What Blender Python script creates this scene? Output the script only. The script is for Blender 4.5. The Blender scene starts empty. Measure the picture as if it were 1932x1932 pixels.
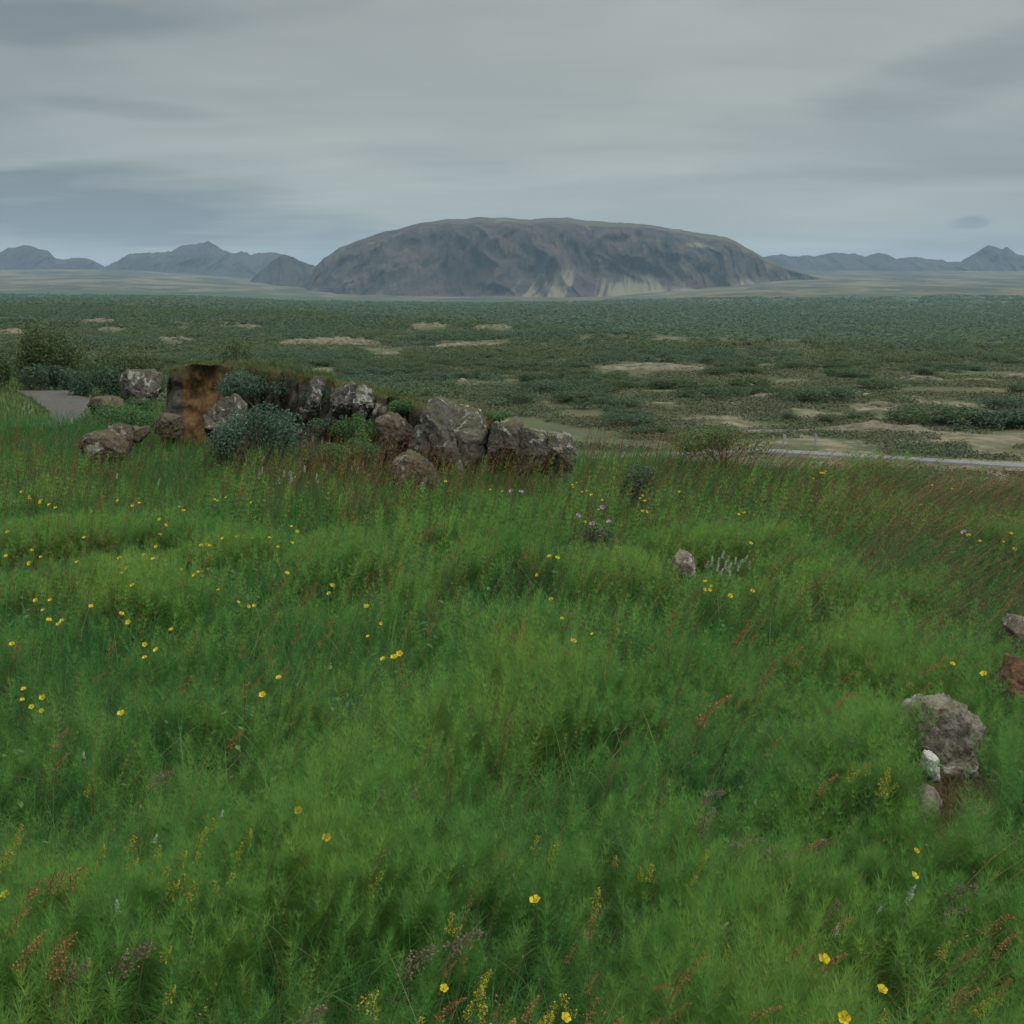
import bpy, math, random
import numpy as np
from mathutils import Vector, Euler

# ------------------------------------------------------------------ camera, sky, sun, exposure
SC = bpy.context.scene
COL = SC.collection
PITCH = math.radians(11.4)
F = 2071.6                      # focal length for a 1932 px wide picture
CAMZ = 1.7
cam_d = bpy.data.cameras.new("camera")
cam = bpy.data.objects.new("camera", cam_d)
COL.objects.link(cam)
cam.location = (0, 0, CAMZ)
cam.rotation_euler = (math.pi / 2 - PITCH, 0, 0)
cam_d.sensor_width = 36.0
cam_d.lens = 36.0 * F / 1932.0
cam_d.clip_start = 0.05
cam_d.clip_end = 60000
SC.camera = cam

SUN_EL, SUN_AZ = math.radians(50), math.radians(105)      # azimuth east of the view direction
world = bpy.data.worlds.new("World")
SC.world = world
world.use_nodes = True
wt = world.node_tree
for n in list(wt.nodes):
    wt.nodes.remove(n)


def WN(kind, **kw):
    n = wt.nodes.new(kind)
    for k, v in kw.items():
        setattr(n, k, v)
    return n


def wmath(op, a, b=None, c=None, clamp=False):
    n = WN('ShaderNodeMath', operation=op, use_clamp=clamp)
    for i, v in enumerate((a, b, c)):
        if v is None:
            continue
        if isinstance(v, (int, float)):
            n.inputs[i].default_value = v
        else:
            wt.links.new(v, n.inputs[i])
    return n.outputs[0]


def wstep(v, a, b, lo=0.0, hi=1.0):
    n = WN('ShaderNodeMapRange', interpolation_type='SMOOTHSTEP')
    wt.links.new(v, n.inputs[0])
    n.inputs[1].default_value, n.inputs[2].default_value = a, b
    n.inputs[3].default_value, n.inputs[4].default_value = lo, hi
    return n.outputs[0]


def wmix(f, a, b):
    n = WN('ShaderNodeMix', data_type='RGBA')
    if isinstance(f, (int, float)):
        n.inputs[0].default_value = f
    else:
        wt.links.new(f, n.inputs[0])
    for i, v in ((6, a), (7, b)):
        if isinstance(v, tuple):
            n.inputs[i].default_value = v
        else:
            wt.links.new(v, n.inputs[i])
    return n.outputs[2]


tc = WN('ShaderNodeTexCoord')
sep = WN('ShaderNodeSeparateXYZ')
wt.links.new(tc.outputs['Generated'], sep.inputs[0])
dx, dy, dz = sep.outputs
den = wmath('ADD', wmath('MAXIMUM', dz, 0.0), 0.10)
cx = wmath('DIVIDE', dx, den)
cy = wmath('DIVIDE', dy, den)
comb = WN('ShaderNodeCombineXYZ')
wt.links.new(cx, comb.inputs[0])
wt.links.new(cy, comb.inputs[1])


def wnoise(scale, sx, sy, rot, detail=4.0, rough=0.5, dist=0.6, off=(0, 0, 0)):
    mp = WN('ShaderNodeMapping')
    mp.inputs['Scale'].default_value = (sx, sy, 1)
    mp.inputs['Rotation'].default_value = (0, 0, rot)
    mp.inputs['Location'].default_value = off
    wt.links.new(comb.outputs[0], mp.inputs[0])
    nz = WN('ShaderNodeTexNoise')
    nz.inputs['Scale'].default_value = scale
    nz.inputs['Detail'].default_value = detail
    nz.inputs['Roughness'].default_value = rough
    nz.inputs['Distortion'].default_value = dist
    wt.links.new(mp.outputs[0], nz.inputs[0])
    return nz.outputs['Fac']


n1 = wnoise(0.42, 0.75, 1.0, 0.35, 4.5, 0.48, 0.9, (3.1, 1.7, 0))
n2 = wnoise(1.1, 0.65, 1.0, 0.18, 5.0, 0.5, 0.5, (7.2, 4.4, 0))
thin = wmath('ADD', wmath('MULTIPLY', n1, 0.75), wmath('MULTIPLY', n2, 0.25))
thin = wstep(thin, 0.40, 0.62)                    # 0 = thin bluish cloud, 1 = thick pale cloud
# overcast paler straight ahead, fading to the darker cloud on both sides
az = wmath('ARCTAN2', dx, dy)
side = wmath('ABSOLUTE', wmath('SUBTRACT', az, 0.02))
glow = wstep(side, 0.10, 0.75, 1.0, 0.0)
pale = wmath('ADD', wmath('MULTIPLY', thin, 0.42), wmath('MULTIPLY', glow, 0.66), clamp=True)
warp = wnoise(2.2, 0.5, 1.0, 0.2, 4.0, 0.55, 0.4, (1.3, 8.8, 0))


def gap(px, py, wx, wy, slope, amount):
    """a soft bluish thinning of the overcast in one direction of the sky"""
    global pale
    b_ = (966 - py) / F
    v_ = (-math.sin(PITCH) + b_ * math.cos(PITCH)) / math.sqrt(1 + b_ * b_ + ((px - 966) / F) ** 2)
    a_ = math.atan(((px - 966) / F) / (math.cos(PITCH) + b_ * math.sin(PITCH)))
    da = wmath('SUBTRACT', az, a_)
    dv = wmath('SUBTRACT', wmath('SUBTRACT', dz, v_), wmath('MULTIPLY', da, slope))
    q1 = wmath('DIVIDE', da, wx / F)
    q2 = wmath('DIVIDE', dv, wy / F)
    r_ = wmath('ADD', wmath('MULTIPLY', q1, q1), wmath('MULTIPLY', q2, q2))
    r_ = wmath('ADD', r_, wmath('MULTIPLY', wmath('SUBTRACT', warp, 0.5), 2.6))
    pale = wmath('SUBTRACT', pale, wmath('MULTIPLY', wstep(r_, 1.5, -0.2), amount), clamp=True)


gap(180, 30, 420, 45, 0.10, 0.40)
gap(1850, 130, 260, 60, 0.15, 0.43)
gap(230, 205, 170, 16, -0.05, 0.29)
gap(420, 410, 340, 75, -0.15, 0.55)
gap(60, 390, 300, 50, -0.12, 0.45)
gap(850, 310, 190, 30, -0.06, 0.20)
gap(1500, 330, 200, 18, -0.03, 0.13)
gap(1900, 420, 300, 60, 0.0, 0.18)
gap(20, 150, 200, 60, 0.1, 0.18)
n3 = wnoise(3.2, 0.55, 1.0, 0.22, 6.0, 0.6, 0.8, (2.2, 5.5, 0))
pale = wmath('ADD', pale, wmath('MULTIPLY', wmath('SUBTRACT', n3, 0.5), 0.20), clamp=True)
cloud = wmix(pale, (0.190, 0.222, 0.248, 1), (0.406, 0.438, 0.418, 1))
# one small dark cloudlet over the far right ridge
ca = wmath('DIVIDE', wmath('SUBTRACT', az, math.atan((1830 - 966) / F / 1.03)), 0.017)
ce = wmath('DIVIDE', wmath('SUBTRACT', dz, 0.0545), 0.0065)
cd = wmath('ADD', wmath('MULTIPLY', ca, ca), wmath('MULTIPLY', ce, ce))
cd = wmath('ADD', cd, wmath('MULTIPLY', wmath('SUBTRACT', wnoise(9, 1, 1, 0, 3, 0.6), 0.5), 1.6))
cloud = wmix(wmath('MULTIPLY', wstep(cd, 1.1, 0.2, 0.0, 1.0), 0.55), cloud, (0.17, 0.205, 0.245, 1))
sky = WN('ShaderNodeTexSky', sky_type='NISHITA')
sky.sun_disc = False
sky.sun_elevation = SUN_EL
sky.sun_rotation = SUN_AZ
sky.air_density, sky.dust_density = 1.2, 2.0
bg_sky = WN('ShaderNodeBackground')
bg_sky.inputs['Strength'].default_value = 0.05
wt.links.new(sky.outputs[0], bg_sky.inputs['Color'])
bg_cl = WN('ShaderNodeBackground')
cloud = wmix(wstep(dz, 0.26, 0.6), cloud, (0.44, 0.445, 0.415, 1))
wt.links.new(cloud, bg_cl.inputs['Color'])
# the overcast is brighter overhead than near the horizon
SKY_GAIN = 0.84
wt.links.new(wmath('MULTIPLY', wstep(dz, 0.26, 0.80, 1.0, 4.2), SKY_GAIN), bg_cl.inputs['Strength'])
mixs = WN('ShaderNodeMixShader')
mixs.inputs[0].default_value = 0.97
wt.links.new(bg_sky.outputs[0], mixs.inputs[1])
wt.links.new(bg_cl.outputs[0], mixs.inputs[2])
wo = WN('ShaderNodeOutputWorld')
wt.links.new(mixs.outputs[0], wo.inputs['Surface'])

sun_d = bpy.data.lights.new("sun", 'SUN')
sun_d.energy = 1.5
sun_d.angle = math.radians(28)
sun_d.color = (1.0, 0.965, 0.91)
sun = bpy.data.objects.new("sun", sun_d)
COL.objects.link(sun)
sdir = Vector((math.sin(SUN_AZ) * math.cos(SUN_EL), math.cos(SUN_AZ) * math.cos(SUN_EL), math.sin(SUN_EL)))
sun.rotation_euler = sdir.to_track_quat('Z', 'Y').to_euler()

SC.view_settings.view_transform = 'Standard'
SC.view_settings.look = 'None'
SC.view_settings.gamma = 1.0
SC.view_settings.exposure = 0.3
SC.view_settings.use_curve_mapping = False
cy_ = SC.cycles
cy_.max_bounces = 6
cy_.diffuse_bounces = 3
cy_.glossy_bounces = 2
cy_.transmission_bounces = 4
cy_.transparent_max_bounces = 8
cy_.volume_bounces = 1
cy_.use_denoising = True
cy_.use_adaptive_sampling = False
SC.render.film_transparent = False

rng = np.random.default_rng(11)
random.seed(11)

# ------------------------------------------------------------------ numpy helpers
CP, SP = math.cos(PITCH), math.sin(PITCH)


def ray(px, py):
    a = (np.asarray(px, float) - 966) / F
    b = (966 - np.asarray(py, float)) / F
    return a, CP + b * SP, -SP + b * CP


def at(px, py, y):
    a, ry, rz = ray(px, py)
    k = y / ry
    return np.array([a * k, y + 0 * a, CAMZ + rz * k]).T


def onz(px, py, z=0.0):
    a, ry, rz = ray(px, py)
    k = (z - CAMZ) / rz
    return np.array([a * k, ry * k, z + 0 * a]).T


def elev(py, px=966):
    a, ry, rz = ray(px, py)
    return rz / ry


def upx(px, py=700):
    a, ry, rz = ray(px, py)
    return a / ry


def sstep(x, a, b):
    t = np.clip((x - a) / (b - a), 0, 1)
    return t * t * (3 - 2 * t)


def _hash(ix, iy, iz, seed):
    h = (ix.astype(np.int64) * 374761393 + iy.astype(np.int64) * 668265263 + iz.astype(np.int64) * 2147483647
         + int(seed) * 974634777) & 0xFFFFFFFF
    h = ((h ^ (h >> 13)) * 1274126177) & 0xFFFFFFFF
    h = ((h ^ (h >> 16)) * 2246822519) & 0xFFFFFFFF
    h ^= h >> 15
    return (h & 0xFFFFFF) / float(0xFFFFFF)


def vn2(x, y, seed=0):
    x, y = np.broadcast_arrays(np.asarray(x, float), np.asarray(y, float))
    ix, iy = np.floor(x), np.floor(y)
    fx, fy = x - ix, y - iy
    fx, fy = fx * fx * (3 - 2 * fx), fy * fy * (3 - 2 * fy)
    z = np.zeros_like(ix)
    a, b = _hash(ix, iy, z, seed), _hash(ix + 1, iy, z, seed)
    c, d = _hash(ix, iy + 1, z, seed), _hash(ix + 1, iy + 1, z, seed)
    return (a + (b - a) * fx) * (1 - fy) + (c + (d - c) * fx) * fy


def vn3(x, y, z, seed=0):
    ix, iy, iz = np.floor(x), np.floor(y), np.floor(z)
    fx, fy, fz = x - ix, y - iy, z - iz
    fx, fy, fz = [f * f * (3 - 2 * f) for f in (fx, fy, fz)]
    r = 0
    for k, wz in ((0, 1 - fz), (1, fz)):
        a, b = _hash(ix, iy, iz + k, seed), _hash(ix + 1, iy, iz + k, seed)
        c, d = _hash(ix, iy + 1, iz + k, seed), _hash(ix + 1, iy + 1, iz + k, seed)
        r = r + wz * ((a + (b - a) * fx) * (1 - fy) + (c + (d - c) * fx) * fy)
    return r


def fbm2(x, y, oct=4, seed=0, gain=0.5):
    s, a, t = 0, 1.0, 0
    for i in range(oct):
        s = s + a * vn2(x * 2 ** i + 13.7 * i, y * 2 ** i - 7.3 * i, seed + i)
        t += a
        a *= gain
    return s / t


def fbm3(p, scale, oct=4, seed=0, gain=0.5):
    s, a, t = 0, 1.0, 0
    for i in range(oct):
        q = p * scale * 2 ** i + 5.3 * i
        s = s + a * vn3(q[:, 0], q[:, 1], q[:, 2], seed + i)
        t += a
        a *= gain
    return s / t


def inpoly(x, y, poly):
    r = np.zeros(np.shape(x), bool)
    n = len(poly)
    for i in range(n):
        x0, y0 = poly[i]
        x1, y1 = poly[(i + 1) % n]
        c = ((y0 > y) != (y1 > y)) & (x < (x1 - x0) * (y - y0) / (y1 - y0 + 1e-12) + x0)
        r ^= c
    return r


# ------------------------------------------------------------------ object helpers
def mesh(name, verts, faces, mat=None, parent=None, tone=None, smooth=False, attrs=None, matidx=None):
    """verts (N,3), faces (M,k) with a fixed k; tone = one value per vertex."""
    verts = np.ascontiguousarray(verts, np.float32)
    faces = np.ascontiguousarray(faces, np.int32)
    m, k = faces.shape
    me = bpy.data.meshes.new(name)
    me.vertices.add(len(verts))
    me.vertices.foreach_set('co', verts.ravel())
    me.loops.add(m * k)
    me.loops.foreach_set('vertex_index', faces.ravel())
    me.polygons.add(m)
    me.polygons.foreach_set('loop_start', np.arange(0, m * k, k, dtype=np.int32))
    me.polygons.foreach_set('use_smooth', np.full(m, bool(smooth)))
    at_ = dict(attrs or {})
    if tone is not None:
        at_['tone'] = tone
    for an, av in at_.items():
        a = me.attributes.new(an, 'FLOAT', 'POINT')
        a.data.foreach_set('value', np.ascontiguousarray(av, np.float32))
    if mat is not None:
        for mm in (mat if isinstance(mat, (list, tuple)) else [mat]):
            me.materials.append(mm)
    if matidx is not None:
        me.polygons.foreach_set('material_index', np.ascontiguousarray(matidx, np.int32))
    me.update(calc_edges=True)
    o = bpy.data.objects.new(name, me)
    COL.objects.link(o)
    if parent is not None:
        o.parent = parent
    return o


def tag(o, label=None, cat=None, group=None, kind=None):
    if label:
        o['label'] = label
    if cat:
        o['category'] = cat
    if group:
        o['group'] = group
    if kind:
        o['kind'] = kind
    return o


def empty(name, loc, label, cat, group=None, rz=0.0):
    o = bpy.data.objects.new(name, None)
    COL.objects.link(o)
    o.empty_display_size = 0.05
    o.location = loc
    o.rotation_euler = (0, 0, rz)
    return tag(o, label, cat, group)


def dup(root, loc, rz=0.0, sc=1.0, label=None, group=None, tilt=(0, 0)):
    r = root.copy()
    COL.objects.link(r)
    r.location = loc
    r.rotation_euler = (tilt[0], tilt[1], rz)
    r.scale = (sc, sc, sc)
    if label:
        r['label'] = label
    if group:
        r['group'] = group
    for ch in list(root.children):
        c = ch.copy()
        COL.objects.link(c)
        c.parent = r
    return r


class Soup:
    """collects triangles"""
    def __init__(self):
        self.v, self.f, self.t, self.n = [], [], [], 0

    def add(self, v, f, tone=0.5):
        v = np.asarray(v, np.float32).reshape(-1, 3)
        f = np.asarray(f, np.int32)
        if f.shape[1] == 4:
            f = np.concatenate([f[:, [0, 1, 2]], f[:, [0, 2, 3]]])
        self.v.append(v)
        self.f.append(f + self.n)
        self.t.append(np.broadcast_to(np.asarray(tone, np.float32), (len(v),)))
        self.n += len(v)
        return self

    def build(self, name, mat, parent=None, smooth=False):
        return mesh(name, np.concatenate(self.v), np.concatenate(self.f), mat, parent, np.concatenate(self.t), smooth)


def tube(pts, radii, k=6):
    pts = np.asarray(pts, float)
    n = len(pts)
    t = np.gradient(pts, axis=0)
    t /= np.linalg.norm(t, axis=1)[:, None] + 1e-9
    ref = np.where(np.abs(t[:, 2:3]) > 0.9, [[1.0, 0, 0]], [[0, 0, 1.0]])
    u = np.cross(t, ref)
    u /= np.linalg.norm(u, axis=1)[:, None] + 1e-9
    w = np.cross(t, u)
    a = np.arange(k) * 2 * np.pi / k
    r = np.broadcast_to(np.asarray(radii, float), (n,))
    v = pts[:, None] + r[:, None, None] * (np.cos(a)[None, :, None] * u[:, None] + np.sin(a)[None, :, None] * w[:, None])
    i = np.arange(n - 1)[:, None] * k
    j = np.arange(k)[None]
    j2 = (j + 1) % k
    q = np.stack([i + j, i + j2, i + k + j2, i + k + j], -1).reshape(-1, 4)
    return v.reshape(-1, 3), q


def unit(v):
    return v / (np.linalg.norm(v, axis=-1, keepdims=True) + 1e-9)


def leaves(rg, pos, nrm, size, ratio=0.5, tone=0.5):
    """rhombic leaves at pos facing nrm"""
    n = len(pos)
    t = unit(np.cross(nrm, rg.normal(size=(n, 3))))
    b = np.cross(nrm, t)
    s = np.broadcast_to(size, (n,))[:, None]
    fold = nrm * s * 0.18
    v = np.stack([pos - t * s, pos + b * s * ratio + fold, pos + t * s, pos - b * s * ratio + fold], 1).reshape(-1, 3)
    i = np.arange(n)[:, None] * 4
    f = np.concatenate([i + [[0, 1, 2]], i + [[0, 2, 3]]])
    return v, f, np.repeat(np.broadcast_to(tone, (n,)), 4)


def crown(rg, lobes, n, size, ratio=0.5, up=0.35, shell=0.28):
    L = np.asarray(lobes, float)
    w = (L[:, 3] * L[:, 4] * L[:, 5]) ** 0.75
    k = rg.choice(len(L), n, p=w / w.sum())
    d = unit(rg.normal(size=(n, 3)))
    r = 1 - np.abs(rg.normal(0, shell, n))
    r = np.clip(r, 0.1, 1.0) * (0.86 + 0.3 * vn3(d[:, 0] * 2.3 + k, d[:, 1] * 2.3, d[:, 2] * 2.3, 5))
    p = L[k, :3] + d * L[k, 3:6] * r[:, None]
    lt = rg.uniform(-0.18, 0.18, len(L))
    tone = np.clip(0.5 + lt[k] + rg.normal(0, 0.16, n), 0, 1)
    nr = unit(d * 0.55 + rg.normal(0, 0.55, (n, 3)) + [0, 0, up])
    return leaves(rg, p, nr, size * rg.uniform(0.7, 1.25, n), ratio, tone)


# ------------------------------------------------------------------ materials
def newmat(name):
    m = bpy.data.materials.new(name)
    m.use_nodes = True
    t = m.node_tree
    for n in list(t.nodes):
        t.nodes.remove(n)
    return m, t


class NT:
    def __init__(self, name):
        self.m, self.t = newmat(name)
        self.out = self.t.nodes.new('ShaderNodeOutputMaterial')

    def n(self, kind, **kw):
        n = self.t.nodes.new(kind)
        for k, v in kw.items():
            setattr(n, k, v)
        return n

    def link(self, a, b):
        self.t.links.new(a, b)

    def put(self, sock, v):
        if isinstance(v, (int, float, tuple, list)):
            sock.default_value = v
        else:
            self.link(v, sock)

    def attr(self, name):
        return self.n('ShaderNodeAttribute', attribute_name=name).outputs['Fac']

    def pos(self, sc=(1, 1, 1), obj=False, loc=(0, 0, 0)):
        src = self.n('ShaderNodeTexCoord').outputs['Object'] if obj else self.n('ShaderNodeNewGeometry').outputs['Position']
        mp = self.n('ShaderNodeMapping')
        mp.inputs['Scale'].default_value = sc
        mp.inputs['Location'].default_value = loc
        self.link(src, mp.inputs[0])
        return mp.outputs[0]

    def noise(self, vec, scale, detail=4, rough=0.55, dist=0.0):
        z = self.n('ShaderNodeTexNoise')
        z.inputs['Scale'].default_value = scale
        z.inputs['Detail'].default_value = detail
        z.inputs['Roughness'].default_value = rough
        z.inputs['Distortion'].default_value = dist
        self.link(vec, z.inputs['Vector'])
        return z.outputs['Fac']

    def voro(self, vec, scale, feature='F1'):
        z = self.n('ShaderNodeTexVoronoi', feature=feature)
        z.inputs['Scale'].default_value = scale
        self.link(vec, z.inputs['Vector'])
        return z.outputs['Distance']

    def math(self, op, a, b=0.0, clamp=False):
        z = self.n('ShaderNodeMath', operation=op, use_clamp=clamp)
        self.put(z.inputs[0], a)
        self.put(z.inputs[1], b)
        return z.outputs[0]

    def step(self, v, a, b, lo=0.0, hi=1.0):
        z = self.n('ShaderNodeMapRange', interpolation_type='SMOOTHSTEP')
        self.link(v, z.inputs[0])
        for i, q in enumerate((a, b, lo, hi)):
            z.inputs[i + 1].default_value = q
        return z.outputs[0]

    def mix(self, f, a, b):
        z = self.n('ShaderNodeMix', data_type='RGBA')
        self.put(z.inputs[0], f)
        for i, v in ((6, a), (7, b)):
            if isinstance(v, tuple):
                z.inputs[i].default_value = v if len(v) == 4 else v + (1,)
            else:
                self.link(v, z.inputs[i])
        return z.outputs[2]

    def ramp(self, v, stops):
        z = self.n('ShaderNodeValToRGB')
        e = z.color_ramp.elements
        while len(e) < len(stops):
            e.new(0.5)
        for s, (p, c) in zip(e, stops):
            s.position = p
            s.color = c + (1,)
        self.link(v, z.inputs[0])
        return z.outputs[0]

    def bump(self, h, strength=0.5, dist=0.05):
        z = self.n('ShaderNodeBump')
        z.inputs['Strength'].default_value = strength
        z.inputs['Distance'].default_value = dist
        self.link(h, z.inputs['Height'])
        return z.outputs[0]

    def surface(self, col, rough=0.9, normal=None, spec=0.2):
        b = self.n('ShaderNodeBsdfPrincipled')
        self.put(b.inputs['Base Color'], col if not isinstance(col, tuple) else col + (1,))
        self.put(b.inputs['Roughness'], rough)
        b.inputs['Specular IOR Level'].default_value = spec
        if normal is not None:
            self.link(normal, b.inputs['Normal'])
        self.link(b.outputs[0], self.out.inputs['Surface'])
        return self.m

    def leaf(self, col, trans=0.35, spec=0.25, rough=0.55):
        b = self.n('ShaderNodeBsdfPrincipled')
        self.link(col, b.inputs['Base Color'])
        b.inputs['Roughness'].default_value = rough
        b.inputs['Specular IOR Level'].default_value = spec
        tr = self.n('ShaderNodeBsdfTranslucent')
        self.link(col, tr.inputs['Color'])
        mx = self.n('ShaderNodeMixShader')
        mx.inputs[0].default_value = trans
        self.link(b.outputs[0], mx.inputs[1])
        self.link(tr.outputs[0], mx.inputs[2])
        self.link(mx.outputs[0], self.out.inputs['Surface'])
        return self.m


def leafmat(name, stops, patch=0.0, pscale=0.6, pcol=(0.05, 0.09, 0.03), trans=0.35):
    t = NT(name)
    c = t.ramp(t.attr('tone'), stops)
    if patch:
        c = t.mix(t.math('MULTIPLY', t.step(t.noise(t.pos(), pscale, 3), 0.42, 0.62), patch), c, pcol)
    return t.leaf(c, trans)


M = {}
M['horsetail'] = leafmat('horsetail_green', [(0.0, (0.044, 0.146, 0.034)), (0.5, (0.104, 0.240, 0.043)), (1.0, (0.196, 0.305, 0.056))],
                         0.35, 0.7, (0.062, 0.178, 0.036), 0.5)
M['grass'] = leafmat('meadow_green', [(0.0, (0.034, 0.122, 0.030)), (0.55, (0.060, 0.196, 0.044)), (0.85, (0.105, 0.225, 0.062)), (1.0, (0.21, 0.22, 0.09))],
                     0.5, 0.55, (0.030, 0.146, 0.056), 0.5)
M['stalk'] = leafmat('russet_stalk', [(0.0, (0.040, 0.048, 0.018)), (0.4, (0.100, 0.070, 0.030)), (0.7, (0.195, 0.098, 0.044)), (1.0, (0.27, 0.15, 0.075))], trans=0.2)
M['dry'] = leafmat('dry_straw', [(0.0, (0.055, 0.038, 0.018)), (0.45, (0.140, 0.092, 0.042)), (0.8, (0.21, 0.155, 0.085)), (1.0, (0.07, 0.12, 0.04))])
M['turf'] = leafmat('dry_turf', [(0.0, (0.045, 0.100, 0.028)), (0.5, (0.084, 0.122, 0.040)), (1.0, (0.15, 0.115, 0.058))])
M['heath'] = leafmat('heath_leaf', [(0.0, (0.046, 0.070, 0.034)), (0.5, (0.066, 0.086, 0.040)), (0.8, (0.092, 0.098, 0.050)), (1.0, (0.11, 0.092, 0.056))], 0.3, 0.05, (0.046, 0.072, 0.038))
M['birch'] = leafmat('birch_leaf', [(0.0, (0.048, 0.082, 0.038)), (0.5, (0.066, 0.102, 0.044)), (1.0, (0.088, 0.124, 0.052))], 0.8, 0.03, (0.046, 0.092, 0.058), 0.45)
M['olive_leaf'] = leafmat('tree_leaf', [(0.0, (0.034, 0.060, 0.022)), (0.5, (0.064, 0.098, 0.038)), (1.0, (0.110, 0.140, 0.058))])
M['willow'] = leafmat('willow_leaf', [(0.0, (0.028, 0.070, 0.042)), (0.5, (0.056, 0.116, 0.068)), (1.0, (0.105, 0.168, 0.105))])
M['low_willow'] = leafmat('low_willow_leaf', [(0.0, (0.026, 0.058, 0.034)), (0.5, (0.048, 0.094, 0.052)), (1.0, (0.085, 0.130, 0.074))])
M['yellow_leaf'] = leafmat('light_green_leaf', [(0.0, (0.050, 0.088, 0.028)), (0.5, (0.095, 0.140, 0.046)), (1.0, (0.150, 0.185, 0.066))])
M['fresh_leaf'] = leafmat('fresh_green_leaf', [(0.0, (0.030, 0.090, 0.030)), (0.5, (0.060, 0.145, 0.045)), (1.0, (0.105, 0.190, 0.060))])
M['petal_y'] = leafmat('buttercup_yellow', [(0.0, (0.42, 0.32, 0.008)), (1.0, (0.56, 0.46, 0.018))], trans=0.25)
M['centre_y'] = leafmat('buttercup_centre', [(0.0, (0.42, 0.30, 0.01)), (1.0, (0.55, 0.42, 0.02))], trans=0.1)
M['bedstraw_y'] = leafmat('bedstraw_yellow', [(0.0, (0.10, 0.16, 0.02)), (0.4, (0.26, 0.25, 0.02)), (1.0, (0.40, 0.35, 0.03))], trans=0.25)
M['white_f'] = leafmat('white_floret', [(0.0, (0.20, 0.26, 0.17)), (0.4, (0.42, 0.46, 0.38)), (1.0, (0.62, 0.64, 0.58))], trans=0.25)
M['purple_f'] = leafmat('cranesbill_purple', [(0.0, (0.24, 0.12, 0.28)), (1.0, (0.38, 0.22, 0.42))], trans=0.25)
M['sorrel'] = leafmat('sorrel_red', [(0.0, (0.18, 0.078, 0.032)), (0.5, (0.28, 0.112, 0.046)), (1.0, (0.34, 0.17, 0.070))], trans=0.25)
M['stem_g'] = leafmat('stem_green', [(0.0, (0.035, 0.070, 0.024)), (1.0, (0.070, 0.105, 0.040))], trans=0.1)
M['stem_r'] = leafmat('stem_russet', [(0.0, (0.060, 0.050, 0.022)), (1.0, (0.11, 0.062, 0.032))], trans=0.1)
M['panicle'] = leafmat('panicle_mauve', [(0.0, (0.12, 0.082, 0.065)), (1.0, (0.22, 0.165, 0.13))], trans=0.3)
_t = NT('bark')
M['bark'] = _t.surface(_t.mix(_t.noise(_t.pos(obj=True), 14, 4), (0.045, 0.038, 0.030), (0.13, 0.115, 0.095)), 0.9)


def rockmat(name, c0, c1, lichen=0.5, lich_col=(0.33, 0.34, 0.31), moss=0.4, scale=1.0, lsc=7.0):
    t = NT(name)
    p = t.pos()
    base = t.mix(t.step(t.noise(p, 5 * scale, 6, 0.65), 0.3, 0.7), c0, c1)
    base = t.mix(t.math('MULTIPLY', t.step(t.noise(p, 2.1 * scale, 3), 0.5, 0.7), 0.35), base, (0.100, 0.074, 0.048))
    pits = t.step(t.noise(p, 42 * scale, 3, 0.7), 0.52, 0.38)
    base = t.mix(t.math('MULTIPLY', pits, 0.55), base, (0.022, 0.021, 0.018))
    # lichen: irregular pale blotches gathered in some places
    ln = t.noise(p, lsc * scale, 5, 0.62, 0.6)
    lg = t.noise(p, 1.5 * scale, 2)
    lm = t.math('MULTIPLY', t.step(t.math('ADD', ln, t.math('MULTIPLY', lg, 0.5)), 0.90 - 0.10 * lichen, 0.96 - 0.10 * lichen), t.step(t.noise(p, 60 * scale, 2), 0.3, 0.5, 0.45, 1.0))
    base = t.mix(t.math('MULTIPLY', lm, min(1.0, lichen * 1.6), clamp=True), base, lich_col)
    nz = t.n('ShaderNodeSeparateXYZ')
    t.link(t.n('ShaderNodeNewGeometry').outputs['Normal'], nz.inputs[0])
    mm = t.math('MULTIPLY', t.step(t.math('ADD', nz.outputs[2], t.math('MULTIPLY', t.noise(p, 6 * scale, 3), 0.8)), 0.95, 1.35), moss)
    base = t.mix(mm, base, (0.062, 0.066, 0.026))
    h = t.math('ADD', t.noise(p, 16 * scale, 6, 0.7), t.math('MULTIPLY', t.noise(p, 60 * scale, 3, 0.7), 0.4))
    return t.surface(base, 0.92, t.bump(h, 0.9, 0.03 / scale), 0.15)


M['rock'] = rockmat('lichen_basalt', (0.040, 0.039, 0.033), (0.112, 0.108, 0.092), 0.78, (0.25, 0.255, 0.235), lsc=11.0, moss=0.5)
M['rock_plain'] = rockmat('brown_basalt', (0.050, 0.040, 0.030), (0.120, 0.100, 0.076), 0.25, moss=0.3)
M['rock_grey'] = rockmat('grey_pitted_stone', (0.092, 0.080, 0.064), (0.235, 0.212, 0.175), 0.4, (0.38, 0.38, 0.35), 0.25, 2.2)
M['rock_white'] = rockmat('pale_stone', (0.34, 0.34, 0.32), (0.46, 0.46, 0.44), 0.3, (0.5, 0.5, 0.48), 0.0, 2.5)
M['lava'] = None

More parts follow.
